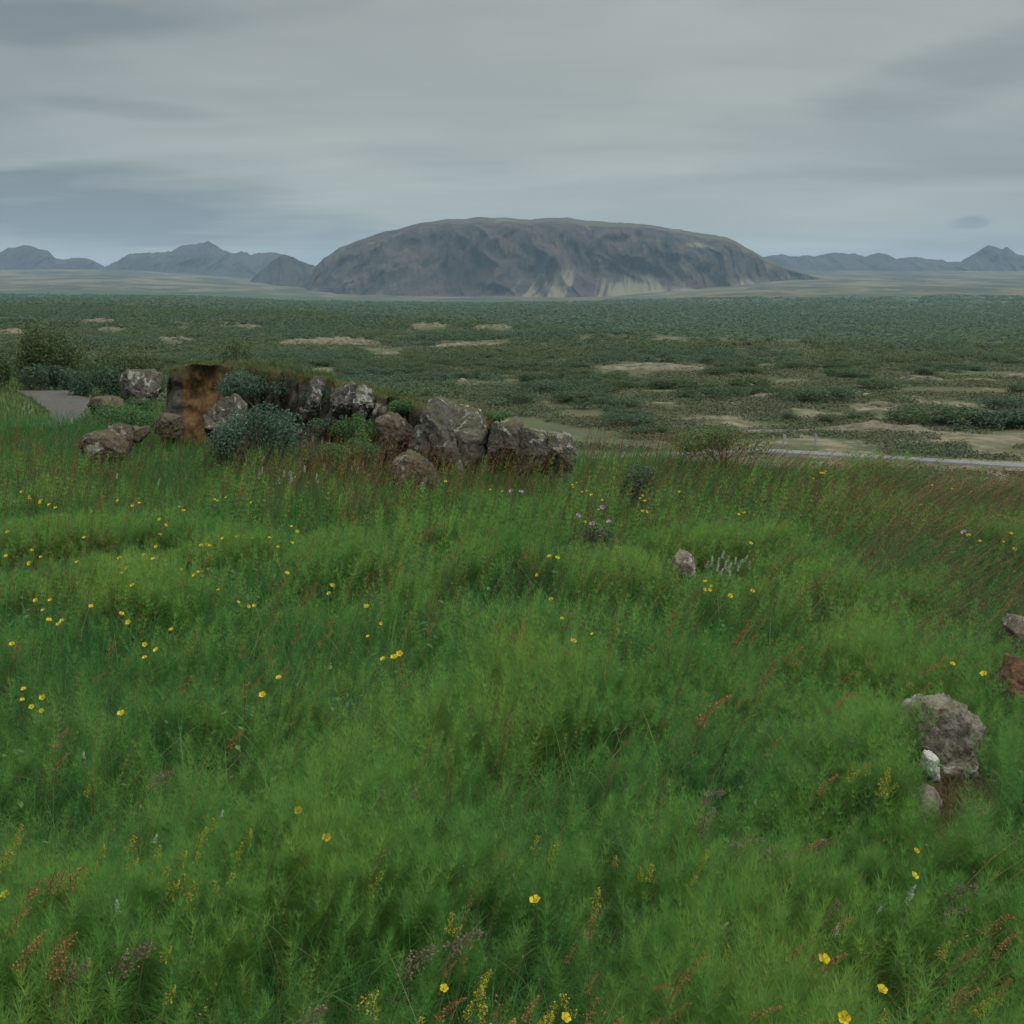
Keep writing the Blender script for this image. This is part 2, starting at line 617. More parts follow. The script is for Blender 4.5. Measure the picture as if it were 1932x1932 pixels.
# ledge: rock with a washed-out ochre soil slip
_t = NT('ledge_rock')
_p = _t.pos()
_b = _t.mix(_t.step(_t.noise(_p, 5, 6, 0.65), 0.3, 0.7), (0.040, 0.034, 0.027), (0.105, 0.092, 0.073))
_b = _t.mix(_t.math('MULTIPLY', _t.step(_t.noise(_p, 40, 3, 0.7), 0.52, 0.4), 0.5), _b, (0.022, 0.02, 0.017))
_l = _t.step(_t.math('ADD', _t.noise(_p, 7, 5, 0.62, 0.6), _t.math('MULTIPLY', _t.noise(_p, 1.5, 2), 0.5)), 0.85, 0.92)
_b = _t.mix(_t.math('MULTIPLY', _l, 0.75), _b, (0.30, 0.30, 0.27))
_s = _t.step(_t.math('ADD', _t.attr('soil'), _t.math('MULTIPLY', _t.math('SUBTRACT', _t.noise(_p, 4, 5, 0.6), 0.5), 0.7)), 0.35, 0.6)
_sc = _t.mix(_t.step(_t.noise(_p, 4.2, 7, 0.7), 0.35, 0.65), (0.090, 0.054, 0.026), (0.235, 0.150, 0.070))
_sc = _t.mix(_t.step(_t.noise(_p, 26, 4, 0.7), 0.56, 0.66, 0.0, 0.75), _sc, (0.055, 0.036, 0.022))
_sc = _t.mix(_t.step(_t.noise(_p, 34, 3, 0.6), 0.62, 0.68, 0.0, 0.7), _sc, (0.26, 0.20, 0.13))
_b = _t.mix(_s, _b, _sc)
_tp = _t.step(_t.math('ADD', _t.attr('top'), _t.math('MULTIPLY', _t.math('SUBTRACT', _t.noise(_p, 6, 4), 0.5), 0.6)), 0.4, 0.65)
_b = _t.mix(_tp, _b, _t.mix(_t.noise(_p, 5, 4), (0.048, 0.052, 0.022), (0.095, 0.070, 0.036)))
_h = _t.math('ADD', _t.noise(_p, 14, 6, 0.7), _t.math('MULTIPLY', _t.noise(_p, 60, 3, 0.7), 0.4))
M['ledge'] = _t.surface(_b, 0.93, _t.bump(_h, 0.9, 0.03), 0.12)

_t = NT('gravel')
_p = _t.pos()
_b = _t.mix(_t.step(_t.noise(_p, 34, 5, 0.75), 0.36, 0.64), (0.034, 0.034, 0.031), (0.096, 0.094, 0.087))
_b = _t.mix(_t.step(_t.noise(_p, 5, 4, 0.6), 0.5, 0.62, 0.0, 0.45), _b, (0.048, 0.046, 0.038))
_b = _t.mix(_t.step(_t.noise(_p, 1.6, 3), 0.4, 0.7, 0.0, 0.4), _b, (0.058, 0.054, 0.046))
M['path'] = _t.surface(_b, 0.95, _t.bump(_t.noise(_p, 70, 3, 0.7), 0.6, 0.01))
_t = NT('worn_asphalt')
_p = _t.pos()
_b = _t.mix(_t.noise(_p, 1.2, 5, 0.7), (0.105, 0.113, 0.118), (0.165, 0.175, 0.178))
M['road'] = _t.surface(_b, 0.8)
_t = NT('soil')
_p = _t.pos()
M['soil'] = _t.surface(_t.mix(_t.step(_t.noise(_p, 14, 6, 0.7), 0.35, 0.65), (0.040, 0.027, 0.016), (0.125, 0.078, 0.036)), 0.95,
                       _t.bump(_t.noise(_p, 40, 5, 0.7), 1.0, 0.02))
_t = NT('grey_post')
M['post'] = _t.surface(_t.mix(_t.noise(_t.pos(obj=True), 6, 3), (0.20, 0.21, 0.20), (0.30, 0.31, 0.30)), 0.7)
_t = NT('grey_panel')
M['panel'] = _t.surface(_t.mix(_t.noise(_t.pos(obj=True), 4, 3), (0.28, 0.30, 0.31), (0.36, 0.38, 0.39)), 0.5)

# lava mounds: pale woolly moss, dark cracks
_t = NT('mossy_lava')
_p = _t.pos()
_b = _t.mix(_t.step(_t.noise(_p, 0.7, 6, 0.65), 0.35, 0.65), (0.086, 0.083, 0.056), (0.172, 0.157, 0.116))
_b = _t.mix(_t.math('MULTIPLY', _t.step(_t.noise(_p, 0.25, 4, 0.6), 0.55, 0.68), 0.7), _b, (0.060, 0.074, 0.034))
_b = _t.mix(_t.math('MULTIPLY', _t.attr('crack'), 0.9), _b, (0.035, 0.032, 0.028))
M['lava'] = _t.surface(_b, 0.95, _t.bump(_t.noise(_p, 1.8, 5, 0.7), 1.0, 0.4))

# the ground sheet
_t = NT('ground')
_p = _t.pos()
_mead = _t.mix(_t.noise(_p, 3, 4), (0.034, 0.068, 0.018), (0.060, 0.090, 0.026))
_pl = _t.mix(_t.step(_t.noise(_p, 0.09, 6, 0.62), 0.38, 0.62), (0.050, 0.066, 0.033), (0.080, 0.090, 0.045))
_pl = _t.mix(_t.step(_t.noise(_p, 0.5, 5, 0.7), 0.42, 0.62, 0.0, 0.7), _pl, (0.036, 0.050, 0.028))
_pl = _t.mix(_t.step(_t.noise(_p, 0.035, 5, 0.65), 0.48, 0.62, 0.0, 0.65), _pl, (0.072, 0.060, 0.036))
_moss = _t.mix(_t.step(_t.noise(_p, 0.6, 5, 0.65), 0.35, 0.65), (0.080, 0.080, 0.050), (0.160, 0.146, 0.102))
_pm = _t.step(_t.math('ADD', _t.math('MULTIPLY', _t.noise(_t.pos((1, 0.7, 1)), 0.24, 6, 0.70), 1.0), _t.math('MULTIPLY', _t.attr('bare'), 0.17)), 0.625, 0.73)
_pl = _t.mix(_pm, _pl, _moss)
_fo = _t.mix(_t.step(_t.noise(_p, 0.012, 6, 0.7), 0.38, 0.62), (0.030, 0.058, 0.040), (0.048, 0.076, 0.048))
_la1 = _t.noise(_t.pos((1, 0.6, 1)), 0.0042, 5, 0.72)
_la = _t.mix(_t.step(_la1, 0.43, 0.57), (0.030, 0.040, 0.028), (0.108, 0.096, 0.060))
_la = _t.mix(_t.step(_t.noise(_p, 0.0016, 5, 0.65), 0.48, 0.60, 0.0, 0.75), _la, (0.030, 0.042, 0.028))
_fl = _t.mix(_t.step(_t.math('ADD', _t.attr('lava'), _t.math('MULTIPLY', _t.math('SUBTRACT', _t.noise(_p, 0.004, 6, 0.65), 0.5), 0.9)), 0.40, 0.62), _fo, _la)
_b = _t.mix(_t.attr('far'), _pl, _fl)
_b = _t.mix(_t.attr('meadow'), _b, _mead)
M['ground'] = _t.surface(_b, 0.95, _t.bump(_t.noise(_p, 1.5, 5, 0.65), 0.4, 0.1), 0.1)

# mountains
_t = NT('mountain_rock')
_p = _t.pos()
_b = _t.mix(_t.step(_t.noise(_p, 0.011, 7, 0.65), 0.35, 0.65), (0.026, 0.023, 0.024), (0.078, 0.063, 0.056))
_b = _t.mix(_t.step(_t.noise(_t.pos((1, 1, 2.4)), 0.0038, 5, 0.6), 0.42, 0.60, 0.0, 0.5), _b, (0.092, 0.066, 0.054))
_b = _t.mix(_t.math('MULTIPLY', _t.step(_t.noise(_t.pos((1, 1, 0.25)), 0.012, 6, 0.7), 0.52, 0.62), 0.75), _b, (0.024, 0.024, 0.028))
_b = _t.mix(_t.step(_t.math('ADD', _t.attr('moss'), _t.math('MULTIPLY', _t.math('SUBTRACT', _t.noise(_p, 0.01, 6, 0.65), 0.5), 0.9)), 0.42, 0.60), _b,
            _t.mix(_t.noise(_p, 0.02, 4), (0.066, 0.068, 0.038), (0.112, 0.106, 0.066)))
_b = _t.mix(_t.step(_t.math('ADD', _t.attr('scree'), _t.math('MULTIPLY', _t.math('SUBTRACT', _t.noise(_t.pos((1, 0.15, 0.15)), 0.03, 5, 0.65), 0.5), 0.7)), 0.25, 0.85), _b, (0.190, 0.178, 0.120))
M['mountain'] = _t.surface(_b, 0.95, _t.bump(_t.noise(_p, 0.03, 7, 0.75), 1.0, 30), 0.05)
_t = NT('ridge_rock')
_p = _t.pos()
_b = _t.mix(_t.step(_t.noise(_p, 0.005, 7, 0.65), 0.38, 0.62), (0.018, 0.018, 0.021), (0.042, 0.038, 0.038))
_b = _t.mix(_t.step(_t.noise(_p, 0.0022, 5, 0.6), 0.54, 0.66, 0.0, 0.4), _b, (0.062, 0.060, 0.042))
M['ridge'] = _t.surface(_b, 0.95, _t.bump(_t.noise(_p, 0.01, 7, 0.7), 1.0, 30), 0.05)

# ------------------------------------------------------------------ terrain
_px = np.array([-400, 0, 250, 400, 600, 800, 1000, 1250, 1450, 1932, 2400])
_ed = np.array([30, 27, 22, 16.2, 14.4, 13.2, 12.4, 12.0, 11.2, 10.15, 9.9])
EU = upx(_px)


def edge(u):
    return np.interp(u, EU, _ed)


_p1 = np.array([-400, 0, 500, 966, 1300, 1932, 2400])
_d1 = np.array([950, 800, 560, 310, 240, 204, 200])
SU = upx(_p1, 600)


def scarp(u):
    return np.interp(u, SU, _d1)


LD = np.log([200, 300, 500, 700, 1000, 1500, 3000, 5000, 7000, 8500, 16500])
EL_L = [-3.0, -2.2, -1.5, -1.0, -0.80, -0.62, -0.27, 0.22, 0.92, 1.06, 0.5]
EL_M = [-3.2, -2.8, -2.3, -1.9, -1.55, -1.10, -0.62, -0.33, -0.10, 0.05, 0.0]
EL_R = [-3.6, -3.1, -2.7, -2.5, -2.10, -1.45, -0.45, 0.28, 0.80, 0.97, 0.5]


def far_elev(u, d):
    ld = np.log(np.maximum(d, 1.0))
    l, m, r = (np.interp(ld, LD, e) for e in (EL_L, EL_M, EL_R))
    t = np.clip(u / 0.44, -1, 1)
    wl = sstep(-t, 0.12, 0.9)
    wr = sstep(t, 0.12, 0.62)
    return m + (l - m) * wl + (r - m) * wr


PATH_PX = [(-60, 724), (20, 728), (60, 748), (92, 772), (97, 790), (60, 796), (20, 797), (20, 804), (110, 804), (150, 790),
           (178, 768), (188, 748), (140, 735), (95, 725), (20, 720), (-60, 716)]
PATH = [tuple(onz(px, py, -0.10)[:2]) for px, py in PATH_PX]
ROAD_A = onz(1452, 852, -9.0)
ROAD_B = onz(1932, 881, -9.0)
rdv = (ROAD_B - ROAD_A)[:2]
rdv = rdv / np.linalg.norm(rdv)
rdn = np.array([-rdv[1], rdv[0]])


HUMP = onz(1790, 1500, -0.06)


def height(x, y, bumps=True):
    x, y = np.broadcast_arrays(np.asarray(x, float), np.asarray(y, float))
    r = np.hypot(x, y)
    th = np.arctan2(x, y)
    u = np.tan(np.clip(th, -0.67, 0.67))
    d = r / np.sqrt(1 + u * u)
    back = np.abs(th) > 1.2
    E = edge(u)
    n = vn2(x * 1.1, y * 1.1, 3) * 0.6 + vn2(x * 2.7, y * 2.7, 4) * 0.4
    zm = -0.30 + 0.13 * (n - 0.5) + 0.11 * (vn2(x * 0.33, y * 0.33, 8) - 0.5)
    zm = zm - 0.03 * np.clip(d - 8, 0, 20) * sstep(u, -0.05, -0.4) * 0.3
    onp = np.clip(sstep(d, 13.0, 14.5) * sstep(-u, 0.34, 0.40) * sstep(22 - d, 0, 1.5), 0, 1)
    zm = zm * (1 - onp) + onp * (-0.16)
    zm = np.maximum(zm, -.30) * 0 + zm + (-.07 - zm) * np.exp(-(((x - HUMP[0]) / .55) ** 2 + ((y - HUMP[1]) / .42) ** 2) ** 1.5)
    t = np.clip((d - E) / 24.0, 0, 1)
    s = sstep(t, 0, 1) ** 0.72
    s = np.where(back, 0, s)
    plain = -9.0 + sstep(d, 40, 90) * (0.9 * (fbm2(x / 22, y / 22, 3, 21) - 0.5) + 1.6 * (fbm2(x / 90, y / 90, 3, 22) - 0.5) * sstep(d, 80, 200))
    # level the ground along the road
    rel = np.stack([x - ROAD_A[0], y - ROAD_A[1]], -1)
    q = rel @ rdn
    al = rel @ rdv
    onr = sstep(7.0 - np.abs(q), 0, 4) * sstep(al, -30, -20)
    plain = plain * (1 - onr) + onr * -9.0
    z = zm * (1 - s) + plain * s
    S = scarp(u)
    w = sstep(d, S * 1.0, S * 1.45)
    zf = CAMZ + d * np.tan(np.radians(far_elev(u, d)))
    zf = zf + sstep(d, 1500, 3500) * 15.0 * (fbm2(x / 260, y / 260, 4, 31) - 0.5)
    z = z * (1 - w) + zf * w
    return np.where(back, zm, z)


fr = np.radians(np.arange(-38, 38.01, 0.22))
bk = np.radians(np.arange(38.5 + 3.5, 360 - 38.5, 4.0))
ths = np.concatenate([fr, bk])
rs = np.concatenate([[0.01, 0.3, 0.6, 0.9], np.exp(np.linspace(math.log(1.15), math.log(17000), 560))])
R, T = np.meshgrid(rs, ths, indexing='ij')
X, Y = R * np.sin(T), R * np.cos(T)
Z = height(X, Y)
nr, nt = R.shape
V = np.stack([X, Y, Z], -1).reshape(-1, 3)
i = np.arange(nr - 1)[:, None] * nt
j = np.arange(nt)[None]
j2 = (j + 1) % nt
Q = np.stack([i + j, i + j2, i + nt + j2, i + nt + j], -1).reshape(-1, 4)[:, ::-1]
uu = np.tan(np.clip(np.arctan2(V[:, 0], V[:, 1]), -0.67, 0.67))
dd = np.hypot(V[:, 0], V[:, 1]) / np.sqrt(1 + uu * uu)
EE, SS = edge(uu), scarp(uu)
att = {
    'meadow': 1 - sstep(dd, EE + 0.5, EE + 5),
    'far': sstep(dd, SS * 0.95, SS * 1.25),
    'bare': sstep(uu, -0.05, 0.25) * (1 - sstep(dd, 95, 150)) * sstep(dd, 30, 60),
    'lava': np.clip(sstep(far_elev(uu, dd), -0.42, -0.18) * np.where(uu > 0.1, 1.0, 0.0) + sstep(dd, 3000, 4200) * np.where(uu > 0.1, 0.0, 0.66), 0, 1),
}
ground = mesh('ground', V, Q, M['ground'], smooth=True, attrs=att)
tag(ground, kind='structure')
# path sheet
gx = np.arange(-12, -5.5, 0.07)
gy = np.arange(13.0, 22.5, 0.07)
GX, GY = np.meshgrid(gx, gy, indexing='ij')
nxy = GX.shape
idx = np.arange(GX.size).reshape(nxy)
cellc = inpoly(GX[:-1, :-1] + 0.035 + 0.05 * (vn2(GX[:-1, :-1] * 4, GY[:-1, :-1] * 4, 2) - 0.5), GY[:-1, :-1] + 0.035, PATH)
q = np.stack([idx[:-1, :-1], idx[1:, :-1], idx[1:, 1:], idx[:-1, 1:]], -1)[cellc]
pv = np.stack([GX, GY, height(GX, GY) + 0.03], -1).reshape(-1, 3)
used, inv = np.unique(q, return_inverse=True)
tag(mesh('path', pv[used], inv.reshape(-1, 4), M['path'], smooth=True), kind='structure')

# road ribbon on the plain
al = np.linspace(-24, 75, 150)
prof = np.array([(-2.2, -0.25), (-1.7, 0.10), (-1.2, 0.13), (0, 0.16), (1.2, 0.13), (1.7, 0.10), (2.2, -0.25)])
cen = ROAD_A[None, :2] + al[:, None] * rdv + (0.00012 * np.clip(al, 0, 99) ** 2 - 0.5 * np.clip(-al, 0, 99) ** 1.25)[:, None] * rdn
rv = np.concatenate([np.concatenate([cen + p[0] * 0.40 * rdn, np.full((len(al), 1), -9.0 + p[1])], 1)[:, None] for p in prof], 1)
n_, k_ = rv.shape[:2]
ii = np.arange(n_ - 1)[:, None] * k_ + np.arange(k_ - 1)[None]
tag(mesh('road', rv.reshape(-1, 3), np.stack([ii, ii + k_, ii + k_ + 1, ii + 1], -1).reshape(-1, 4), M['road']), kind='structure')


# ------------------------------------------------------------------ mountain and ridges
def massif(name, sil, dbase, dcrest, dback, ncol, nrow, mat, strip=0.0, gully=40.0, gs=170.0, seed=1, foot_el=None, cliff=True, marks=None):
    sil = np.array(sil, float)
    px = np.linspace(sil[0, 0], sil[-1, 0], ncol)
    py = np.interp(px, sil[:, 0], sil[:, 1])
    jag = fbm2(px / 16.0, px * 0 + seed, 5, seed + 60, .62) - .5
    py = py + jag * (9.0 if not cliff else 3.5) * sstep(np.minimum(px - px[0], px[-1] - px), 5, 40)
    u = upx(px, 490)
    el = elev(py)
    tt = (px - sil[0, 0]) / (sil[-1, 0] - sil[0, 0])
    bow = (2 * tt - 1) ** 2
    db = np.interp(px, dbase[0], dbase[1]) if isinstance(dbase, tuple) else dbase + 0 * px
    db = db + bow * (dcrest - db) * 0.45
    v = np.linspace(0, 1, nrow)
    # profile: v 0..0.55 front face, 0.55..0.75 rim to crest, 0.75..1 back
    Dn = np.zeros((nrow, ncol))
    Zn = np.zeros((nrow, ncol))
    zb = height(u * db, db) - 25
    zc = CAMZ + dcrest * el
    drim = db + (dcrest - db) * 0.62
    zr = CAMZ + drim * (el - math.radians(strip) * sstep(np.minimum(tt, 1 - tt), 0.03, 0.25))
    zr = np.maximum(zr, zb + 0.3 * (zc - zb))
    zc = np.maximum(zc, zb + 5)
    for k, vv in enumerate(v):
        if vv <= 0.6:
            s = vv / 0.6
            if cliff:
                g = np.interp(s, [0, 0.22, 0.5, 0.72, 0.88, 1.0], [0, 0.12, 0.38, 0.68, 0.90, 1.0])
            else:
                g = s ** 1.15
            Dn[k] = db + (drim - db) * s
            Zn[k] = zb + (zr - zb) * g
        elif vv <= 0.8:
            s = (vv - 0.6) / 0.2
            Dn[k] = drim + (dcrest - drim) * s
            Zn[k] = zr + (zc - zr) * (1 - (1 - s) ** 1.6)
        else:
            s = (vv - 0.8) / 0.2
            Dn[k] = dcrest + (dback - dcrest) * s
            Zn[k] = zc + (zb - 40 - zc) * s ** 1.5
    U = np.broadcast_to(u, Dn.shape)
    XX = U * Dn
    hrel = np.clip((Zn - zb) / (zr - zb + 1e-6), 0, 1.2)
    a = np.abs(fbm2(XX / gs + 2.2 * fbm2(XX / 420, Zn / 260, 3, seed + 7), Zn / 420.0 + 3, 4, seed) * 2 - 1)
    b = fbm2(XX / (gs * 0.4), Zn / 120.0, 4, seed + 3) - 0.5
    face = np.interp(v, [0, 0.05, 0.3, 0.5, 0.6, 0.66, 1], [0.15, 0.5, 1, 1, 0.45, 0.05, 0.0])[:, None]
    c_ = np.abs(fbm2(XX / 70.0 + .5 * b, Zn / 260.0, 4, seed + 21, .6) * 2 - 1)
    push = (gully * 5.5 * (0.30 - a) + gully * 3.0 * b + gully * 1.5 * (.3 - c_)) * face
    Zn = Zn + (gully * 0.9 * (fbm2(XX / (gs * .55), Dn / 260.0, 4, seed + 11) - .5)) * np.interp(v, [0, .1, .35, .55, .66, .8, 1], [0, .6, 1, .8, .12, 0.0, 0])[:, None] * (1.0 if cliff else .8)
    edgew = sstep(np.minimum(tt, 1 - tt), 0.0, 0.08)[None]
    Dn2 = Dn - push * edgew
    XX = U * Dn2
    P = np.stack([XX, Dn2, Zn], -1).reshape(-1, 3)
    ii = np.arange(nrow - 1)[:, None] * ncol + np.arange(ncol - 1)[None]
    q = np.stack([ii, ii + 1, ii + ncol + 1, ii + ncol], -1).reshape(-1, 4)
    attrs = {'moss': np.zeros(len(P)), 'scree': np.zeros(len(P))}
    if marks:
        PX = np.broadcast_to(px, Dn.shape)
        VV = np.broadcast_to(v[:, None], Dn.shape)
        attrs = {k: f(PX, VV, XX, Zn).ravel() for k, f in marks.items()}
    o = mesh(name, P, q, mat, smooth=True, attrs=attrs)
    return tag(o, kind='structure')


def m_scree(PX, VV, XX, ZZ):
    lean = np.interp(PX, [880, 1000, 1150, 1250, 1450], [-150, -160, -60, 40, 60])
    st = fbm2((PX + lean * VV) / 15.0, VV * 1.8 + 5, 5, 301, .62)
    big = fbm2((PX + lean * VV) / 55.0, VV * 0.8, 2, 302)
    top = np.interp(PX, [860, 930, 1000, 1100, 1160, 1200, 1240, 1290, 1380, 1410, 1450], [.04, .22, .44, .46, .26, .48, .30, .15, .18, .36, .08])
    env = (1 - sstep(VV / (top + 1e-3), 0.35, 1.05)) * sstep(PX, 880, 960)
    m = env * sstep(st * .75 + big * .5, .36, .72)
    pat = np.exp(-((PX - 1322) / 34) ** 2 - ((VV - 0.50) / 0.03) ** 2) * (.5 + fbm2(PX / 8, VV * 30, 3, 303))
    specks = sstep(fbm2(XX / 90, ZZ / 40, 4, 304), .64, .74) * .45
    return np.maximum(np.maximum(m * 1.0, pat * 0.9), specks)


def m_moss(PX, VV, XX, ZZ):
    top = sstep(VV, 0.585, 0.64) * sstep(PX, 720, 900) * 0.95
    right = sstep(PX, 1330, 1440) * (1 - sstep(VV, 0.2, 0.5)) * 0.55
    low = (1 - sstep(VV, 0.03, 0.20)) * 0.62 * sstep(PX, 700, 1000)
    return np.clip(np.maximum(np.maximum(top, right), low), 0, 1)


MTN = [(540, 560), (570, 550), (582, 530), (595, 503), (612, 487), (625, 479), (640, 468), (658, 462), (675, 455), (700, 446), (725, 437), (750, 433), (790, 422), (820, 418), (845, 414), (880, 413),
       (900, 410), (950, 412), (1000, 415), (1030, 411), (1070, 411), (1100, 416), (1150, 420), (1190, 421), (1225, 425), (1260, 431), (1310, 438), (1370, 448),
       (1395, 460), (1420, 474), (1440, 486), (1465, 498), (1500, 510), (1540, 522), (1600, 545)]
massif('mountain', MTN, ([540, 800, 1000, 1250, 1600], [5200, 4900, 4850, 5100, 5600]), 6300, 8200, 640, 190, M['mountain'], strip=0.24, gully=62, gs=210, seed=5,
       marks={'scree': m_scree, 'moss': m_moss})
massif('ridge', [(-500, 500), (-300, 470), (-150, 458), (-60, 476), (0, 476), (20, 470), (50, 463), (66, 466), (78, 471), (90, 473), (103, 487), (118, 489), (140, 486), (165, 487), (180, 493), (195, 503), (225, 520)],
       8600, 9600, 11500, 260, 70, M['ridge'], gully=45, gs=260, seed=15, cliff=False)
massif('ridge', [(150, 525), (190, 508), (205, 499), (245, 480), (280, 477), (325, 476), (345, 466), (370, 461), (395, 456), (408, 463), (425, 473), (440, 478), (455, 474), (475, 482), (490, 477), (520, 477),
                 (545, 486), (575, 497), (600, 503), (640, 515), (700, 525)], 8800, 9900, 11800, 360, 70, M['ridge'], gully=50, gs=260, seed=25, cliff=False)
massif('hill', [(470, 530), (490, 512), (515, 492), (538, 480), (552, 484), (565, 491), (590, 499), (620, 515), (660, 540)], 6500, 7100, 8200, 160, 70, M['ridge'], gully=30, gs=160, seed=35, cliff=False)
massif('ridge', [(1330, 505), (1400, 488), (1440, 484), (1480, 482), (1520, 484), (1560, 479), (1580, 476), (1605, 479), (1632, 486), (1655, 479), (1668, 481), (1680, 486), (1740, 487), (1800, 494), (1850, 502), (2100, 510), (2300, 512)],
       9200, 10400, 12500, 360, 60, M['ridge'], gully=45, gs=280, seed=45, cliff=False)
massif('ridge', [(1760, 525), (1790, 508), (1812, 494), (1826, 486), (1840, 478), (1852, 470), (1862, 465), (1875, 468), (1888, 471), (1898, 467), (1905, 473), (1920, 480), (1960, 487), (2050, 470), (2200, 490), (2350, 525)],
       8900, 9700, 11000, 260, 60, M['ridge'], gully=45, gs=240, seed=55, cliff=False)

# ------------------------------------------------------------------ haze over the whole place
hz = np.array([(x, y, z) for z in (-75.0, 560.0) for y in (-2500.0, 17300.0) for x in (-15500.0, 15500.0)])
haze = mesh('haze', hz, [(0, 2, 3, 1), (4, 5, 7, 6), (0, 1, 5, 4), (2, 6, 7, 3), (0, 4, 6, 2), (1, 3, 7, 5)])
_m, _tt = newmat('haze_air')
_o = _tt.nodes.new('ShaderNodeOutputMaterial')
_v = _tt.nodes.new('ShaderNodeVolumePrincipled')
_v.inputs['Color'].default_value = (0.52, 0.76, 1.0, 1)
_v.inputs['Density'].default_value = 3.9e-5
_v.inputs['Anisotropy'].default_value = 0.0
_tt.links.new(_v.outputs[0], _o.inputs['Volume'])
try:
    _m.cycles.homogeneous_volume = True
except Exception:
    pass
haze.data.materials.append(_m)
tag(haze, kind='stuff')


# ------------------------------------------------------------------ rocks
def ico(sub):
    import bmesh
    bm = bmesh.new()
    bmesh.ops.create_icosphere(bm, subdivisions=sub, radius=1.0)
    v = np.array([p.co[:] for p in bm.verts])
    f = np.array([[q.index for q in p.verts] for p in bm.faces])
    bm.free()
    return v, f


ICO5, ICO4, ICO3 = ico(6), ico(5), ico(3)
HOLES = []          # (x, y, r) where no grass grows
ROCKS = []


def c3(*p):
    return [(x * .32, 540.96 + y * .32) for x, y in p]


def c4(*p):
    return [(540.96 + x * .32, 656.88 + y * .32) for x, y in p]


def c6(*p):
    return [(1545.6 + x * .24, 1159.2 + y * .24) for x, y in p]


def boulder(name, outline, d, depth, seed, mat, label, cat='boulder', p=4.0, cuts=12, rough=0.10, grooves=0.0, group=None, hole=0.8, base=ICO5, sink=0.1, slant=0.25):
    """rock of its own depth whose front view follows an outline"""
    rg = np.random.default_rng(seed)
    o2 = np.array(outline, float)
    w3 = at(o2[:, 0], o2[:, 1], d + depth * .25)
    bot = w3[:, 2].min()
    w3[:, 2] = np.where(w3[:, 2] < bot + .25 * np.ptp(w3[:, 2]), w3[:, 2] - sink, w3[:, 2])
    C = np.array([(w3[:, 0].min() + w3[:, 0].max()) / 2, (w3[:, 2].min() + w3[:, 2].max()) / 2])
    q = w3[:, [0, 2]] - C
    ang = np.arctan2(q[:, 1], q[:, 0])
    # radius of the outline polygon for every direction
    tab = np.linspace(-np.pi, np.pi, 721)
    rad = np.zeros(721)
    for i_ in range(len(q)):
        a_, b_ = q[i_], q[(i_ + 1) % len(q)]
        for k_, t_ in enumerate(tab):
            dx_, dz_ = math.cos(t_), math.sin(t_)
            e_ = b_ - a_
            det = dx_ * (-e_[1]) - dz_ * (-e_[0])
            if abs(det) < 1e-12:
                continue
            r_ = (a_[0] * (-e_[1]) - a_[1] * (-e_[0])) / det
            s__ = (dx_ * a_[1] - dz_ * a_[0]) / det
            if r_ > 0 and -1e-6 <= s__ <= 1 + 1e-6:
                rad[k_] = max(rad[k_], r_)
    v = base[0]
    rho = np.hypot(v[:, 0], v[:, 2])
    ph = np.arctan2(v[:, 2], v[:, 0])
    nn = (rho ** p + np.abs(v[:, 1]) ** p) ** (1 / p)
    rho, yy = rho / nn, v[:, 1] / nn
    Rr = np.interp(ph, tab, rad)
    out = np.stack([rho * Rr * np.cos(ph), yy * depth / 2, rho * Rr * np.sin(ph)], -1)
    size = min(np.ptp(out[:, 0]), np.ptp(out[:, 2]))
    hgt = np.ptp(out[:, 2])
    out[:, 1] += slant * depth * (out[:, 2] / hgt)
    for _ in range(cuts):
        n = unit(rg.normal(size=3) * [.9, 1.2, .7])
        if n[1] > 0 and rg.uniform() < .7:
            n[1] *= -1
        pr = out @ n
        c = np.quantile(pr, rg.uniform(.86, .985))
        out = out - np.clip(pr - c, 0, None)[:, None] * n
    off = rg.uniform(0, 50, 3)
    nrm = unit(out / np.array([np.ptp(out[:, 0]), depth, hgt]))
    u1 = out / size
    dsp = rough * 1.3 * (fbm3(u1 + off, 2.2, 3, seed) - 0.5) + rough * .9 * (np.abs(fbm3(u1 + off, 4.5, 4, seed + 9, .6) * 2 - 1) - .3) + rough * .7 * (fbm3(u1 + off, 14, 4, seed + 5, .7) - .5)
    if grooves:
        g = np.abs(vn2((u1[:, 0] + .28 * u1[:, 2]) * 4.2 + off[0], u1[:, 2] * .5 + off[1], seed + 4) * 2 - 1)
        dsp = dsp - grooves * (1 - sstep(g, 0.0, 0.25))
    out = out + nrm * (dsp * size)[:, None]
    o = mesh(name, out - [0, 0, -C[1] * 0], base[1], mat, smooth=True)
    zf = out[:, 2].min()
    o.data.transform(__import__('mathutils').Matrix.Translation((0, 0, -zf)))
    o.location = (C[0], d + depth * .45, C[1] + zf)
    tag(o, label, cat, group)
    if hole:
        HOLES.append((C[0], d + depth * .45, max(np.ptp(out[:, 0]) / 2, depth / 2) * hole))
    ROCKS.append(o)
    return o


